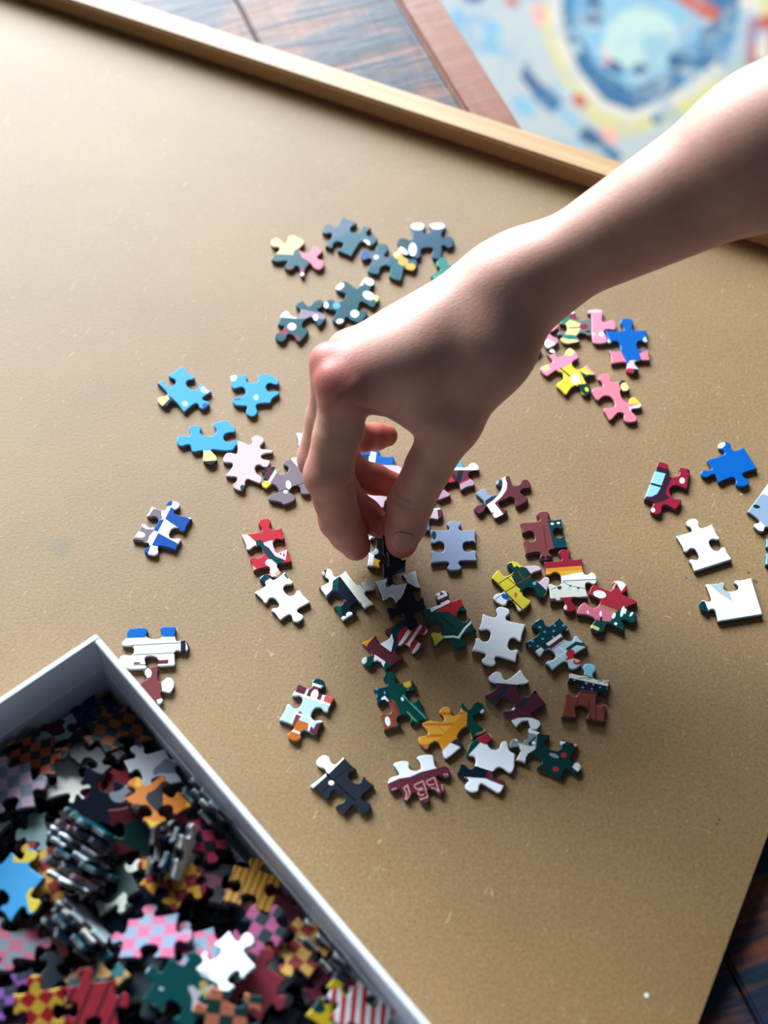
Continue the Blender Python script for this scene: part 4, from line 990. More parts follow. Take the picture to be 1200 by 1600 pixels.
BOX_C = at(150, 990, 0.050)
BU = at(672, 1600, 0.050) - BOX_C; BU[2] = 0; BU /= np.linalg.norm(BU)
BV = np.array([BU[1], -BU[0], 0])
if BV[0] > 0: BV = -BV
BLEN, BWID, BH, BT = 0.215, 0.150, 0.050, 0.0023
NVAR = 10
HEAP = """\
4 -1 196 1089 23 118 0 0 -992;9 -1 854 932 45 0 674 -737 0;4 -1 894 1308 23 771 0 0 -636;1 -1 1222 840 87 587 -185 15 -787;8 -1 602 600 59 71 924 -372 -38;2 -1 605 841 93 32 -714 681 -151
6 -1 665 849 23 0 -971 233 0;0 -1 1379 1374 45 709 0 0 703;5 -1 434 1037 64 57 993 -87 35;0 -1 780 704 39 413 -5 58 -907;7 -1 2005 1463 144 641 641 -296 296;4 -1 1595 1351 52 5 -989 110 88
6 -1 765 984 66 0 547 -836 0;0 -1 977 1056 77 59 81 -994 9;0 -1 763 1032 90 242 -11 -8 -969;3 -1 844 756 86 685 48 66 723;3 -1 840 1332 63 861 -90 61 -494;0 -1 643 1346 59 839 47 28 539
1 -1 1015 767 116 408 -69 -65 -907;5 -1 866 764 104 256 74 35 962;1 -1 1268 1325 71 922 -14 10 385;9 -1 1375 1182 79 725 -8 82 -683;1 -1 1087 728 95 92 979 -172 -20;7 -1 830 1058 112 184 0 17 982
9 -1 1175 672 141 97 -991 -29 69;2 -1 376 1134 98 42 631 773 -36;7 -1 636 1245 77 24 544 -836 -49;4 -1 1916 1333 160 96 -756 -467 -447;2 -1 172 1169 66 779 0 0 626;1 -1 643 1173 114 900 -29 41 430
2 -1 851 531 124 801 23 73 -592;2 -1 377 1341 81 642 -92 -15 759;3 -1 1275 972 161 831 -97 -71 -542;1 -1 1490 1141 118 945 -35 22 -321;0 -1 624 1344 118 90 971 -216 -3;7 -1 1197 470 194 81 80 992 -17
4 -1 2113 1342 208 88 701 88 701;7 -1 1798 1248 162 73 984 154 -12;6 -1 59 1068 170 596 -380 596 -380;5 -1 1061 689 180 78 -796 -596 -57;1 -1 1126 561 200 44 961 260 70;1 -1 440 717 107 74 -719 681 -105
6 -1 2058 1311 190 588 338 648 345;4 -1 784 1319 118 61 -871 -461 151;0 -1 731 665 156 46 779 -622 43;7 -1 1764 920 210 842 3 1 -538;5 -1 1329 741 175 48 -956 266 106;1 -1 122 1376 127 691 -291 249 -611
7 -1 728 470 164 41 44 -134 988;7 -1 1918 788 170 923 60 48 -375;5 -1 1395 1335 107 905 -46 -10 -420;7 -1 361 728 152 422 8 -118 -898;5 -1 234 776 179 15 608 789 78;3 -1 1160 1323 118 115 926 354 -38
4 -1 988 229 163 994 75 16 62;5 -1 969 495 191 138 -97 985 4;6 -1 1003 1322 90 519 58 47 851;5 -1 1094 904 168 16 138 -989 27;4 -1 637 1336 184 364 85 -191 -907;3 -1 1887 335 173 100 -466 -39 877
4 -1 1153 37 174 636 -636 308 308;7 -1 1705 1071 225 716 -95 -82 -685;8 -1 1406 769 202 954 -16 112 273;3 -1 381 1463 113 64 -64 -703 -703;7 -1 1036 192 192 392 97 -30 913;7 -1 1400 594 202 924 -46 108 361
6 -1 347 1358 136 980 -134 -139 24;0 -1 1878 157 185 449 443 -186 -752;7 -1 1905 668 175 32 -126 -987 -89;9 -1 1374 1142 152 8 -782 -619 61;4 -1 1489 737 296 104 -416 893 -127;3 -1 1480 985 204 207 -629 748 8
4 -1 1470 624 221 990 -17 116 60;4 -1 1613 842 220 948 241 -58 -196;7 -1 610 163 158 502 100 226 -828;6 -1 1704 1221 216 993 -102 5 40;8 -1 920 378 205 35 -871 479 -88;3 -1 37 176 155 533 -464 -533 464
4 -1 1728 162 199 20 -923 -381 -17;2 -1 1982 666 218 563 141 161 -797;7 -1 1360 143 169 190 -326 868 319;0 -1 111 687 248 629 506 497 315;3 -1 1719 749 224 912 176 -175 324;4 -1 1780 619 199 247 -910 328 -23
2 -1 1086 1225 186 80 947 -309 -13;8 -1 1480 1184 183 993 -37 -17 106;8 -1 1277 1106 190 485 46 -8 872;3 -1 1598 500 229 231 -776 -585 26;3 -1 723 59 211 423 423 565 -566;9 -1 1783 348 231 135 11 23 -990
9 -1 1631 1200 243 85 830 -546 55;1 -1 178 149 152 294 133 156 -933;4 -1 1579 567 236 615 -17 232 -752;4 -1 1634 176 273 75 -907 410 -38;1 -1 2016 1115 148 14 -275 -80 -957;4 -1 1168 574 229 73 704 704 39
1 -1 337 1327 165 499 -189 40 843;6 -1 939 571 224 73 788 608 41;1 -1 335 435 209 561 -37 -32 -825;1 -1 854 288 240 842 21 -23 536;7 -1 1992 206 360 346 317 -671 572;4 -1 1116 1308 194 564 -10 80 821
2 -1 994 159 249 741 -8 158 -651;6 -1 158 526 150 50 -471 871 -122;1 -1 933 136 237 986 101 122 16;3 -1 215 1121 136 986 29 -160 13;4 -1 1241 1042 211 929 41 23 365;7 -1 293 961 168 361 -42 -128 922
8 -1 1681 202 238 37 80 41 -994;2 -1 267 411 168 200 -114 74 969;1 -1 1777 587 248 55 -80 232 -967;5 -1 571 348 246 23 957 275 -74;4 -1 1156 677 255 41 715 697 16;0 -1 746 446 271 282 103 -27 -952
4 -1 1598 845 269 92 58 966 230;0 -1 1175 340 234 503 54 163 -846;4 -1 2014 909 225 617 79 74 778;7 -1 922 512 261 59 982 -172 35;8 -1 1031 830 222 34 -54 -997 25;2 -1 2022 838 203 6 -108 -8 -993
4 -1 613 389 284 662 -3 -3 748;5 -1 1571 278 249 115 83 35 -988;8 -1 1310 341 264 176 -967 -167 -71;9 -1 912 37 205 49 49 -705 705;6 -1 213 1053 196 103 -249 952 -137;0 -1 1217 102 262 264 264 655 -655
7 -1 2091 441 222 703 -68 -703 68;1 -1 1572 862 246 919 180 -171 303;2 -1 1761 390 269 56 987 139 -23;5 -1 1800 1328 238 56 299 -946 106;7 -1 37 667 250 279 649 -279 -649;8 -1 122 429 232 688 251 203 -648
0 -1 297 218 137 508 -18 -151 846;9 -1 420 246 242 32 711 -701 -5;3 -1 1094 832 274 21 843 534 42;2 -1 283 885 173 131 -619 773 27;8 -1 1022 173 268 442 155 -32 882;5 -1 374 468 228 976 -64 6 -205
7 -1 294 724 202 52 125 988 60;7 -1 517 555 168 25 973 -156 162;6 -1 1395 59 240 440 440 -552 552;8 -1 912 647 265 14 -156 984 -67;6 -1 1099 1332 234 5 892 449 21;7 -1 1371 1227 221 86 776 -623 -6
9 -1 1982 1252 314 106 190 156 -962;0 -1 754 203 298 44 -962 265 22;7 -1 390 504 245 636 -24 60 768;2 -1 331 117 183 690 140 149 -693;6 -1 1230 187 310 863 -486 -132 6;0 -1 80 794 172 691 148 691 148
5 -1 102 838 182 463 534 -463 -534;0 -1 1498 429 278 100 557 816 109;3 -1 1391 1021 240 657 95 -114 738;8 -1 1830 1315 217 900 -99 69 416;1 -1 361 37 260 523 -523 -475 -475;3 -1 129 518 167 100 -32 990 -87
1 -1 1291 124 251 40 -40 705 705;1 -1 1676 437 298 113 297 947 15;9 -1 1368 925 293 26 -16 -998 14;0 -1 1469 220 300 47 -992 -82 -70;4 -1 535 139 242 601 394 -202 664;3 -1 2043 114 226 85 917 -3 -387
6 -1 1538 201 285 49 267 959 68;0 -1 149 516 273 161 31 -321 932;4 -1 1616 1126 280 960 -98 27 257;5 -1 1938 346 319 745 109 0 -657;2 -1 368 599 257 61 997 12 -22;9 -1 132 681 262 628 107 -695 -330
1 -1 486 1153 242 883 53 18 463;4 -1 1948 633 260 902 177 170 -351;9 -1 1211 326 274 639 91 -167 744;6 -1 2023 382 228 541 508 312 591;4 -1 1151 982 239 176 -39 29 -982;8 -1 1874 466 275 189 54 86 976
3 -1 1365 501 289 883 86 -97 449;1 -1 140 267 192 48 974 -28 217;2 -1 884 1014 267 995 87 -21 -28;5 -1 598 620 223 1 262 -964 34;3 -1 1288 877 248 968 0 38 -243;3 -1 258 838 237 533 -188 24 824
6 -1 1205 1044 276 866 -25 16 -498;7 -1 1985 1026 266 116 794 -590 77;1 21 125 1335 183 860 -89 -78 495;5 22 125 1193 216 757 -123 -93 633;2 39 730 1375 258 983 -149 40 84;1 34 1227 1375 284 699 -117 100 697
2 26 752 786 257 858 113 -71 494;6 27 711 620 274 895 -154 11 416;1 28 777 1006 274 983 88 -127 -88;5 29 993 1277 279 935 -98 1 338;2 31 1140 901 305 883 44 -82 458;0 19 307 1118 262 814 -101 37 568
2 23 484 1234 270 928 -127 87 336;6 37 499 1159 322 956 115 72 255;1 36 495 1375 252 757 -118 100 633;5 35 1528 1375 282 809 -119 97 565;3 33 885 498 304 843 -32 9 535;3 15 454 954 261 882 37 -95 457
3 18 315 1249 288 979 -136 -72 127;4 16 274 1375 264 729 -130 83 666;4 17 179 1048 277 856 -26 -152 492;2 14 670 1195 316 833 128 86 529;5 13 658 1302 353 668 -110 108 727;0 12 822 1365 297 833 -70 137 529
0 38 911 1174 318 574 10 50 816;5 10 1124 1372 303 928 -154 -10 336;0 11 1396 1375 306 979 -153 15 127;2 9 1284 1272 331 979 113 -105 127;1 30 1181 1080 321 809 -152 -26 565;4 3 1040 993 326 895 -87 -127 416
1 8 1401 1157 329 972 130 82 170;0 7 1293 1125 360 987 126 -89 -2;4 6 1271 958 352 975 121 56 170;3 4 1031 774 302 699 -13 -154 697;1 5 1108 702 318 862 97 20 496;0 32 1018 554 320 856 148 42 492
3 20 1449 1048 356 913 118 100 376;3 25 1654 1341 343 568 78 133 808;0 24 1726 1375 349 602 -17 153 782;4 0 228 922 289 860 76 -89 495;0 2 584 838 289 766 6 -18 641;4 1 553 735 294 983 128 -86 84"""
box_m = new_mat('white_box_card', (226, 232, 240), 0.45, 0.4)
n = N(box_m); n.bump(n.noise(n.coord(), 500, 3), 0.08, 0.0003)
bpt = lambda u, v: tuple((BOX_C + BU * u + BV * v)[:2])
box = empty('puzzle_box', (float(bpt(BLEN / 2, BWID / 2)[0]), float(bpt(BLEN / 2, BWID / 2)[1]), 0.0))
tag(box, 'open white cardboard box heaped with jigsaw pieces, in the lower left corner', 'box')


def bpanel(name, u0, u1, v0, v1, z0, z1, bev=0.0004):
    c = BOX_C + BU * (u0 + u1) / 2 + BV * (v0 + v1) / 2
    bm = bmesh.new()
    bmesh.ops.create_cube(bm, size=1, matrix=Matrix.Diagonal((u1 - u0, v1 - v0, z1 - z0, 1)))
    if bev: bmesh.ops.bevel(bm, geom=list(bm.edges), offset=bev, segments=2, affect='EDGES')
    me = bpy.data.meshes.new(name); bm.to_mesh(me); bm.free()
    o = link(name, me, box, [box_m])
    o.rotation_euler = (0, 0, math.atan2(BU[1], BU[0]))
    o.location = Vector((c[0], c[1], (z0 + z1) / 2)) - box.location
    return o


bpanel('bottom', BT, BLEN - BT, BT, BWID - BT, 0.0, 0.0011, 0)
bpanel('side_panel', 0, BT, 0, BWID, 0, BH); bpanel('side_panel', BLEN - BT, BLEN, 0, BWID, 0, BH)
bpanel('side_panel', BT, BLEN - BT, 0, BT, 0, BH); bpanel('side_panel', BT, BLEN - BT, BWID - BT, BWID, 0, BH)
bpanel('folded_liner', BT, BT + .0004, BT, BWID - BT, .0012, .030, 0); bpanel('folded_liner', BT + .0004, BLEN - BT, BT, BT + .0004, .0012, .030, 0)


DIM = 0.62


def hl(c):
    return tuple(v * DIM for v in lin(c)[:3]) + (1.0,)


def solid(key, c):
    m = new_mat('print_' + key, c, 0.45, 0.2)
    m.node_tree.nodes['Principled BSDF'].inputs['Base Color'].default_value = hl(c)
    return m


def checker(key, a, b, cell=0.0048, rot=0.0, off=(0, 0)):
    m = new_mat('print_' + key, PAL['white'], 0.45, 0.2)
    n = N(m)
    tc = n.n('ShaderNodeTexCoord'); mp = n.n('ShaderNodeMapping')
    mp.inputs['Rotation'].default_value = (0, 0, math.radians(rot)); mp.inputs['Location'].default_value = (off[0], off[1], 0.5 * cell)
    n.l(tc.outputs['Object'], mp.inputs[0])
    ck = n.n('ShaderNodeTexChecker'); ck.inputs['Scale'].default_value = 1 / cell
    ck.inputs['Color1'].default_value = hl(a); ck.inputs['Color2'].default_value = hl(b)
    # keep every height inside one layer of the checker
    sx = n.n('ShaderNodeSeparateXYZ'); cx = n.n('ShaderNodeCombineXYZ')
    n.l(mp.outputs[0], sx.inputs[0]); n.l(sx.outputs[0], cx.inputs[0]); n.l(sx.outputs[1], cx.inputs[1]); cx.inputs[2].default_value = cell * 0.5
    n.l(cx.outputs[0], ck.inputs['Vector'])
    n.l(ck.outputs[0], n.b.inputs['Base Color'])
    return m


def blobs(key, base, cols, scale=110, thr=0.56):
    """flat printed shapes in one or two other colours"""
    m = new_mat('print_' + key, base, 0.45, 0.2)
    n = N(m)
    oi = n.n('ShaderNodeObjectInfo'); tc = n.n('ShaderNodeTexCoord')
    ad = n.n('ShaderNodeVectorMath', operation='ADD'); sc = n.n('ShaderNodeVectorMath', operation='SCALE')
    sc.inputs[0].default_value = (3, 7, 0); n.l(oi.outputs['Random'], sc.inputs['Scale'])
    n.l(tc.outputs['Object'], ad.inputs[0]); n.l(sc.outputs[0], ad.inputs[1])
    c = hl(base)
    for q, col in enumerate(cols):
        f = n.noise(ad.outputs[0], scale * (1 + .7 * q), 0.5, 0.4, 0.3)
        k = n.ramp(f, [(0, (0, 0, 0)), (thr, (255, 255, 255))], 'CONSTANT')
        c = n.mix(k, c, hl(col))
    n.l(c, n.b.inputs['Base Color'])
    return m


def stripes(key, base, col, scale=260, thr=0.72, rot=0):
    m = new_mat('print_' + key, base, 0.45, 0.2)
    n = N(m)
    wv = n.n('ShaderNodeTexWave', bands_direction='X'); wv.inputs['Scale'].default_value = scale
    n.l(n.coord((1, 1, 0), (0, 0, math.radians(rot))), wv.inputs['Vector'])
    n.l(n.mix(n.ramp(wv.outputs[1], [(0, (0, 0, 0)), (thr, (255, 255, 255))], 'CONSTANT'), hl(base), hl(col)), n.b.inputs['Base Color'])
    return m


K = (18, 22, 34)
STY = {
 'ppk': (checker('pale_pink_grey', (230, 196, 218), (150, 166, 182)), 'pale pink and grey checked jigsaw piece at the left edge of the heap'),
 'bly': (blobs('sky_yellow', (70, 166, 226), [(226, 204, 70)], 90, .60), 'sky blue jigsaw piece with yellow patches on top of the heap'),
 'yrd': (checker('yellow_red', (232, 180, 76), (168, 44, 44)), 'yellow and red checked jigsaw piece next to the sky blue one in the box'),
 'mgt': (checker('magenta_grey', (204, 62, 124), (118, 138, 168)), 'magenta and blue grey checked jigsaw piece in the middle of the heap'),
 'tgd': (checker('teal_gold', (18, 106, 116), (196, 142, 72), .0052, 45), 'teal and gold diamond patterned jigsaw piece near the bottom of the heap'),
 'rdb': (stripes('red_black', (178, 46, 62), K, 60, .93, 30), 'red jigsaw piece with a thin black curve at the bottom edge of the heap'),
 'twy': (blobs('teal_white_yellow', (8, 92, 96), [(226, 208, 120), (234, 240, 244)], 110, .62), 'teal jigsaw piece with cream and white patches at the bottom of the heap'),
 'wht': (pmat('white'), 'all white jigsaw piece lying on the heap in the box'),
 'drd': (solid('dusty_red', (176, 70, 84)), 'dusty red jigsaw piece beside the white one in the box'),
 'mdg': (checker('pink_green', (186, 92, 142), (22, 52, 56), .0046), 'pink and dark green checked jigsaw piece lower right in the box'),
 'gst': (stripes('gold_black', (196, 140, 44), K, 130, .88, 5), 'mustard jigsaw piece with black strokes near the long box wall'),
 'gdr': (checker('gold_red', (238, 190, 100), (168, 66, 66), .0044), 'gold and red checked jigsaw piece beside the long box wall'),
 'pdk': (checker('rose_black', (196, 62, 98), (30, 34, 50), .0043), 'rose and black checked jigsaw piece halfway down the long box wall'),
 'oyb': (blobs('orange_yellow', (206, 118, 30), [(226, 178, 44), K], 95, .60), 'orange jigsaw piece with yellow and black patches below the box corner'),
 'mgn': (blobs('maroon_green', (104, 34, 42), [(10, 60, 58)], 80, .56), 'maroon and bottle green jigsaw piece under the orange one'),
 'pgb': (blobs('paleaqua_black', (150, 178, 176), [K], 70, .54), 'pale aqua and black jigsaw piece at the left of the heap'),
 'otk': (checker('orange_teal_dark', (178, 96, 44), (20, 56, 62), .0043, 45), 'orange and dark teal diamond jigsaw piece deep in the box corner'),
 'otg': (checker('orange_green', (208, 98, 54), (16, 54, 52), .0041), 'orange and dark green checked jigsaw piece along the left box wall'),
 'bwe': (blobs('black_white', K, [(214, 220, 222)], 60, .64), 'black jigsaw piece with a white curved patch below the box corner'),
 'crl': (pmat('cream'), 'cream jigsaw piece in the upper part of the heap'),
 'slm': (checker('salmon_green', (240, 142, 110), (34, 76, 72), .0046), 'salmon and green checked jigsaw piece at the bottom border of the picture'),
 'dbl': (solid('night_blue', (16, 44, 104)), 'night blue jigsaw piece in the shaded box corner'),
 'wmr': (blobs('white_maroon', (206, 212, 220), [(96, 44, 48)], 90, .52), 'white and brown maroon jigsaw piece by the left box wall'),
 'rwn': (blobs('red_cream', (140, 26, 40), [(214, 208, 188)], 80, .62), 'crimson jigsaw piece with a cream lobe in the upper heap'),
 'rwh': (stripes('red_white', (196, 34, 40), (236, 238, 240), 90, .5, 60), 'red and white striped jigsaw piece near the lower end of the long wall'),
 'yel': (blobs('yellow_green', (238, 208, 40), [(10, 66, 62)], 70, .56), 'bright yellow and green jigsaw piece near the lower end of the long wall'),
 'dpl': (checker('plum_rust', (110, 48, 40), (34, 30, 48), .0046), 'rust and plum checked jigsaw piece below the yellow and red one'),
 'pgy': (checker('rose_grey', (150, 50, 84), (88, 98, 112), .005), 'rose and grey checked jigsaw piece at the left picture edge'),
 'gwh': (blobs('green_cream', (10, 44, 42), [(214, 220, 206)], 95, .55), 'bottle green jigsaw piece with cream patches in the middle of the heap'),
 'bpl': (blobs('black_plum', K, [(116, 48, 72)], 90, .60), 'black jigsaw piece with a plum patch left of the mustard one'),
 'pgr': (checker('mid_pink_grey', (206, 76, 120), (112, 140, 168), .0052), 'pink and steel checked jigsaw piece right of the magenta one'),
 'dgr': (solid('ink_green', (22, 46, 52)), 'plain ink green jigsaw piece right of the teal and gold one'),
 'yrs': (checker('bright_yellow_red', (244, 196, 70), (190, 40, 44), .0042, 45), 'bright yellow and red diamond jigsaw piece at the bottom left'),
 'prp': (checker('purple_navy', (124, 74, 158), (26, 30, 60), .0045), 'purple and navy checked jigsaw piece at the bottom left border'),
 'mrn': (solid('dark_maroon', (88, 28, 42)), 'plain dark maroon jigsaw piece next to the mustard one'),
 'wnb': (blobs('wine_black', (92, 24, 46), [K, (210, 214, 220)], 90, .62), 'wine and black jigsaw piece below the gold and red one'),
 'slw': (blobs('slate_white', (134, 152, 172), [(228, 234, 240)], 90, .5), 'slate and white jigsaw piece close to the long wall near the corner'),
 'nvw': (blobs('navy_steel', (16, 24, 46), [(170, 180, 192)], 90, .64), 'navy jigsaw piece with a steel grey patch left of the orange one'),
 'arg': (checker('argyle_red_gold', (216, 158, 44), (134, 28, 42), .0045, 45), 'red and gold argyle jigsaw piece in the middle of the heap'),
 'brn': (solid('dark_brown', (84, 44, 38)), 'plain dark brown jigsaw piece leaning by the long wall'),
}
FILL = [
 (24, pmat('navy'), 'navy jigsaw piece jumbled in the white box'), (22, pmat('blk'), 'black jigsaw piece jumbled in the white box'),
 (12, pmat('char'), 'charcoal jigsaw piece jumbled in the white box'), (12, blobs('fill_black_white', K, [(200, 206, 210)], 80, .63), 'black jigsaw piece with small white shapes jumbled in the white box'),
 (9, pmat('dwine'), 'dark plum jigsaw piece jumbled in the white box'), (8, pmat('wine'), 'wine coloured jigsaw piece jumbled in the white box'),
 (7, pmat('dgreen'), 'dark green jigsaw piece jumbled in the white box'), (7, checker('fill_plum', (96, 42, 74), (28, 26, 44), .0045), 'plum and midnight checked jigsaw piece jumbled in the white box'),
 (5, checker('fill_rose', (150, 54, 84), (34, 36, 52), .0045), 'raspberry and black checked jigsaw piece jumbled in the white box'), (4, checker('fill_rust', (160, 84, 44), (24, 50, 54), .0045), 'rust and pine checked jigsaw piece jumbled in the white box'),
 (6, pmat('brown'), 'chestnut jigsaw piece jumbled in the white box'), (4, blobs('fill_green_cream', (14, 52, 50), [(206, 206, 186)], 90, .62), 'green jigsaw piece with cream shapes jumbled in the white box'),
 (4, pmat('lgrey'), 'pale grey jigsaw piece jumbled in the white box'), (4, blobs('fill_teal_orange', (14, 84, 92), [(214, 140, 60)], 90, .62), 'teal jigsaw piece with orange shapes jumbled in the white box'),
 (3, checker('fill_magenta', (190, 62, 110), (104, 118, 148), .0048), 'fuchsia and steel blue checked jigsaw piece jumbled in the white box'), (3, pmat('red2'), 'dull red jigsaw piece jumbled in the white box'),
 (3, blobs('fill_grey_maroon', (122, 112, 124), [(92, 38, 50)], 90, .55), 'mauve and maroon jigsaw piece jumbled in the white box')]
fr = random.Random(9)
bag = [f for f in FILL for _ in range(f[0])]
vmesh = []
for i in range(NVAR):
    vm_ = piece_mesh('jigsaw_piece_shape', variant_outline(i), THK, [], 'white')
    vm_.transform(Matrix.Diagonal((0.9, 0.9, 1, 1)) @ Matrix.Translation((0, 0, -THK / 2)))
    vmesh.append(vm_)
from mathutils import Quaternion
BR = Quaternion((0, 0, 1), math.atan2(BU[1], BU[0]))
HKEYS = list(STY)
heroes_at = []
for row in HEAP.replace('\n', ';').split(';'):
    t = [int(q) for q in row.split()[:9]]
    if t[1] >= 0:
        hl = STY[HKEYS[t[1]]][1].split(' jigsaw piece')[0]
        heroes_at.append((BOX_C + BU * (t[2] * 1e-4) + BV * (BWID - t[3] * 1e-4), hl))
# little stacks of pieces standing on edge in the heap: photo place, lean direction, count
STACKS = [((137, 1312), .031, 58, 5), ((124, 1364), .031, 62, 4), ((274, 1340), .032, -15, 4), ((128, 1455), .030, 45, 4), ((332, 1262), .026, 42, 3), ((512, 1482), .022, 42, 4)]
stk = []
for (sx, sy), sz, sa, sn in STACKS:
    p = at(sx, sy, sz); dr = np.array([math.cos(math.radians(sa)), math.sin(math.radians(sa)), 0])
    stk.append((p, dr, sn, sa))


def in_stack(p):
    for c, dr, sn, sa in stk:
        d = p - c
        if p[2] > 0.012 and abs(d @ dr) < 0.0085 + sn * .0012 and np.linalg.norm(d[:2] - dr[:2] * (d @ dr)) < 0.017: return True
    return False


for row in HEAP.replace('\n', ';').split(';'):
    v_, k_, x, y, z, q0_, q1_, q2_, q3_ = [int(t) for t in row.split()[:9]]
    p = BOX_C + BU * (x * 1e-4) + BV * (BWID - y * 1e-4)
    p[2] = z * 1e-4
    if in_stack(p) and k_ < 0: continue
    o = bpy.data.objects.new('jigsaw_piece', vmesh[v_])
    SC.collection.objects.link(o)
    if len(row.split()) > 9: o['cull_id'] = int(row.split()[9])
    o.location = (p[0], p[1], z * 1e-4)
    q = BR @ Quaternion((q0_, q1_, q2_, q3_)).normalized()
    o.rotation_mode = 'QUATERNION'
    o.rotation_quaternion = q
    if k_ >= 0:
        mt, lab = STY[HKEYS[k_]]
        grp = 'jigsaw pieces heaped in the box'
    else:
        _, mt, lab = fr.choice(bag)
        grp = lab.replace(' piece ', ' pieces ')
        near = min(heroes_at, key=lambda h_: np.linalg.norm(h_[0][:2] - p[:2]))[1]
        cand = lab.replace('jumbled in the white box', 'in the box, next to the ' + near + ' one')
        lab = cand if len(cand.split()) <= 16 else lab.replace('jumbled', 'by the ' + ' '.join(near.split()[:3]) + ' one')
        if len(lab.split()) > 16: lab = cand.replace(' in the box,', '')
        if len(lab.split()) > 16: lab = ' '.join(lab.split()[:16])
    # the printed side of most pieces faces up
    up = (q @ Vector((0, 0, 1))).z
    if up < 0 and (k_ >= 0 or fr.random() < .8):
        o.rotation_quaternion = q @ Quaternion((1, 0, 0), math.pi)
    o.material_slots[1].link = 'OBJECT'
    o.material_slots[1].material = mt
    tag(o, lab, 'puzzle piece', grp)
SCOL = ['lgrey', 'white', 'maroon', 'navy', 'teal', 'cream']
SWORD = ['pale grey', 'white', 'maroon', 'navy', 'teal', 'cream']
SNAM = ['upper left', 'middle left', 'central', 'lower left', 'orange side', 'long wall']
for si, (c, dr, sn, sa) in enumerate(stk):
    for j in range(sn):
        v_ = (si * 3 + j) % NVAR
        o = bpy.data.objects.new('jigsaw_piece', vmesh[v_]); SC.collection.objects.link(o)
        o.location = Vector(c + dr * (j - (sn - 1) / 2) * 0.0027 + np.array([0, 0, -0.0006 * (j % 2)]))
        o.rotation_mode = 'QUATERNION'
        o.rotation_quaternion = Quaternion((0, 0, 1), math.radians(sa)) @ Quaternion((0, 1, 0), math.radians(66 + 3 * ((j * 7 + si) % 3))) @ Quaternion((0, 0, 1), math.radians(12 * ((j * 5 + si) % 4)))
        o.material_slots[1].link = 'OBJECT'; o.material_slots[1].material = pmat(SCOL[(si + j) % len(SCOL)])
        tag(o, '%s printed jigsaw piece standing on edge in the %s stack in the box' % (SWORD[(si + j) % len(SCOL)], SNAM[si]), 'puzzle piece', 'stack of pieces standing on edge, %s' % SNAM[si])
print('box done', time.perf_counter())
# ------------------------------------------------------------------ the rug on the floor beyond the table
RUG_T = 0.012
RZ = FLOOR_Z + RUG_T


def rug_mat(key, col, worn=(136, 140, 138), amt=0.58):
    m = new_mat('rug_' + key, col, 0.9, 0.1)
    n = N(m)
    oc = n.coord()
    f = n.ramp(n.noise(oc, 26, 5, 0.65, 0.5), [(amt - .06, (0, 0, 0)), (amt + .07, (255, 255, 255))])
    c = n.mix(n.math('MULTIPLY', f, .8), col, worn)
    g = n.ramp(n.noise(oc, 11, 3, 0.6), [(0.54, (0, 0, 0)), (0.63, (255, 255, 255))])
    c = n.mix(n.math('MULTIPLY', g, .45), c, (74, 118, 146))
    n.l(c, n.b.inputs['Base Color'])
    n.bump(n.noise(oc, 400, 3), 0.5, 0.002)
    return m


RM = dict(field=(140, 142, 140), blue=(46, 82, 108), lblue=(104, 136, 150), core=(140, 156, 148), navy=(46, 70, 98), red=(146, 70, 58), yel=(160, 150, 104), pinkr=(184, 124, 116), sand=(164, 156, 142))
rc_ = at(1000, 40, RZ)
rx, ry = ed, -en
rpts = [rc_ + rx * a + ry * b for a, b in ((-1.15, -0.95), (1.15, -0.95), (1.15, .85), (-1.15, .85))]
bm = bmesh.new(); flat = bm.faces.layers.int.new('flat')
ro = np.array([rc_[0], rc_[1]])
top = [bm.verts.new((p[0] - ro[0], p[1] - ro[1], RUG_T)) for p in rpts]
bot = [bm.verts.new((p[0] - ro[0], p[1] - ro[1], 0)) for p in rpts]
f = bm.faces.new(top); f[flat] = 1; f.material_index = 1
bm.normal_update()
if f.normal.z < 0: f.normal_flip()
for i in range(4): bm.faces.new((top[i], top[(i + 1) % 4], bot[(i + 1) % 4], bot[i]))
bmesh.ops.recalc_face_normals(bm, faces=[q for q in bm.faces if not q[flat]])
keys = ['field', 'field2'] + [k for k in RM if k != 'field']


def rp(col, pts, sh=(0, 0)):
    paint(bm, [tuple(at(x, y, RZ)[:2] - ro + np.array(sh)) for x, y in pts], keys.index(col), flat)


def ell(cx, cy, a, b, r=0, m=12):
    r = math.radians(r)
    return [(cx + a * math.cos(t) * math.cos(r) - b * math.sin(t) * math.sin(r), cy + a * math.cos(t) * math.sin(r) + b * math.sin(t) * math.cos(r)) for t in [2 * math.pi * k / m for k in range(m)]]


def bar(x1, y1, x2, y2, w_):
    L = math.hypot(x2 - x1, y2 - y1); nx, ny = -(y2 - y1) / L * w_ / 2, (x2 - x1) / L * w_ / 2
    return [(x1 + nx, y1 + ny), (x2 + nx, y2 + ny), (x2 - nx, y2 - ny), (x1 - nx, y1 - ny)]


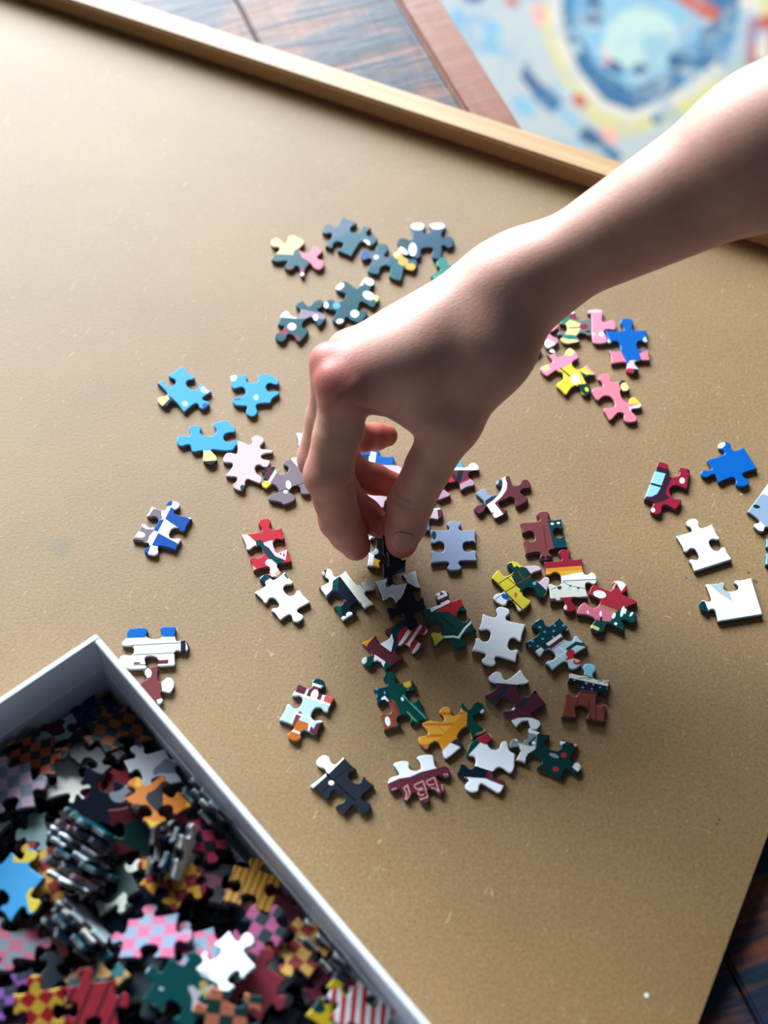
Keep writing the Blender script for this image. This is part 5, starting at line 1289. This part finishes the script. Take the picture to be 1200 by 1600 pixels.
rr = random.Random(21)
for _ in range(55):
    cx_, cy_ = rr.uniform(640, 1260), rr.uniform(-90, 300)
    rp(rr.choice(['lblue', 'core', 'sand', 'lblue', 'blue', 'sand', 'core']), ell(cx_, cy_, rr.uniform(5, 20), rr.uniform(3, 9), rr.uniform(0, 180), 7))
for sh in ((0, 0), (0.62, -0.02)):
    rp('yel', [(838, -20), (850, 60), (880, 130), (925, 190), (980, 215), (1060, 185), (1150, 140), (1200, 90), (1230, -20)], sh)
    rp('sand', [(850, -60), (862, 50), (890, 118), (935, 172), (985, 192), (1055, 165), (1130, 118), (1180, 70), (1200, -60)], sh)
    rp('blue', [(872, -90), (880, 50), (905, 110), (945, 158), (988, 174), (1045, 150), (1110, 104), (1150, 60), (1165, -90)], sh)
    rp('lblue', [(900, -80), (902, 45), (932, 104), (985, 138), (1040, 116), (1085, 76), (1108, 20), (1110, -80)], sh)
    rp('core', ell(1002, 62, 60, 52), sh)
    for e in ((926, 18, 16, 30), (1064, 88, 26, 14, -30), (958, 104, 22, 10, 30), (1000, 108, 14, 8), (1096, -10, 18, 30)): rp('navy', ell(*e, m=8) if len(e) == 5 else ell(*e), sh)
    rp('red', bar(1062, -12, 1120, 28, 26), sh); rp('red', bar(1020, -30, 1066, -8, 22), sh)
    rp('red', [(1168, 30), (1215, 20), (1215, 118), (1165, 104)], sh); rp('sand', [(1182, 50), (1202, 46), (1202, 96), (1180, 90)], sh)
    rp('blue', bar(1140, 48, 1128, 104, 14), sh)
    rp('red', ell(906, 158, 14, 9, 40), sh); rp('pinkr', ell(952, 212, 16, 9, 40), sh); rp('pinkr', ell(842, 20, 10, 22), sh); rp('red', ell(800, 2, 12, 8), sh)
    rp('navy', bar(818, 112, 846, 148, 18), sh); rp('blue', bar(840, 142, 872, 168, 26), sh); rp('lblue', bar(872, 168, 905, 200, 14), sh); rp('navy', bar(908, 204, 938, 226, 24), sh); rp('blue', bar(938, 226, 968, 250, 16), sh)
    rp('lblue', ell(818, 166, 22, 14, 40), sh); rp('lblue', ell(770, 60, 16, 30), sh); rp('lblue', ell(880, 232, 22, 12, 30), sh); rp('lblue', ell(715, 30, 10, 24), sh); rp('blue', ell(740, -10, 20, 16), sh)
for _ in range(40):
    a_, r_ = rr.uniform(0, 6.28), rr.uniform(70, 190)
    cx_, cy_ = 1000 + r_ * math.cos(a_), 40 + r_ * .9 * math.sin(a_)
    rp(rr.choice(['blue', 'lblue', 'core', 'field2', 'sand', 'field2', 'pinkr', 'lblue']), ell(cx_, cy_, rr.uniform(4, 13), rr.uniform(3, 7), rr.uniform(0, 180), 7))
rme = bpy.data.meshes.new('rug'); bm.to_mesh(rme); bm.free()
rug = link('rug', rme)
rug.location = (ro[0], ro[1], FLOOR_Z)
for k in keys: rme.materials.append(rug_mat(k, RM[k] if k in RM else RM['field']))
tag(rug, 'white, blue and yellow patterned rug on the floor beyond the table', 'rug')
print('all done', time.perf_counter())
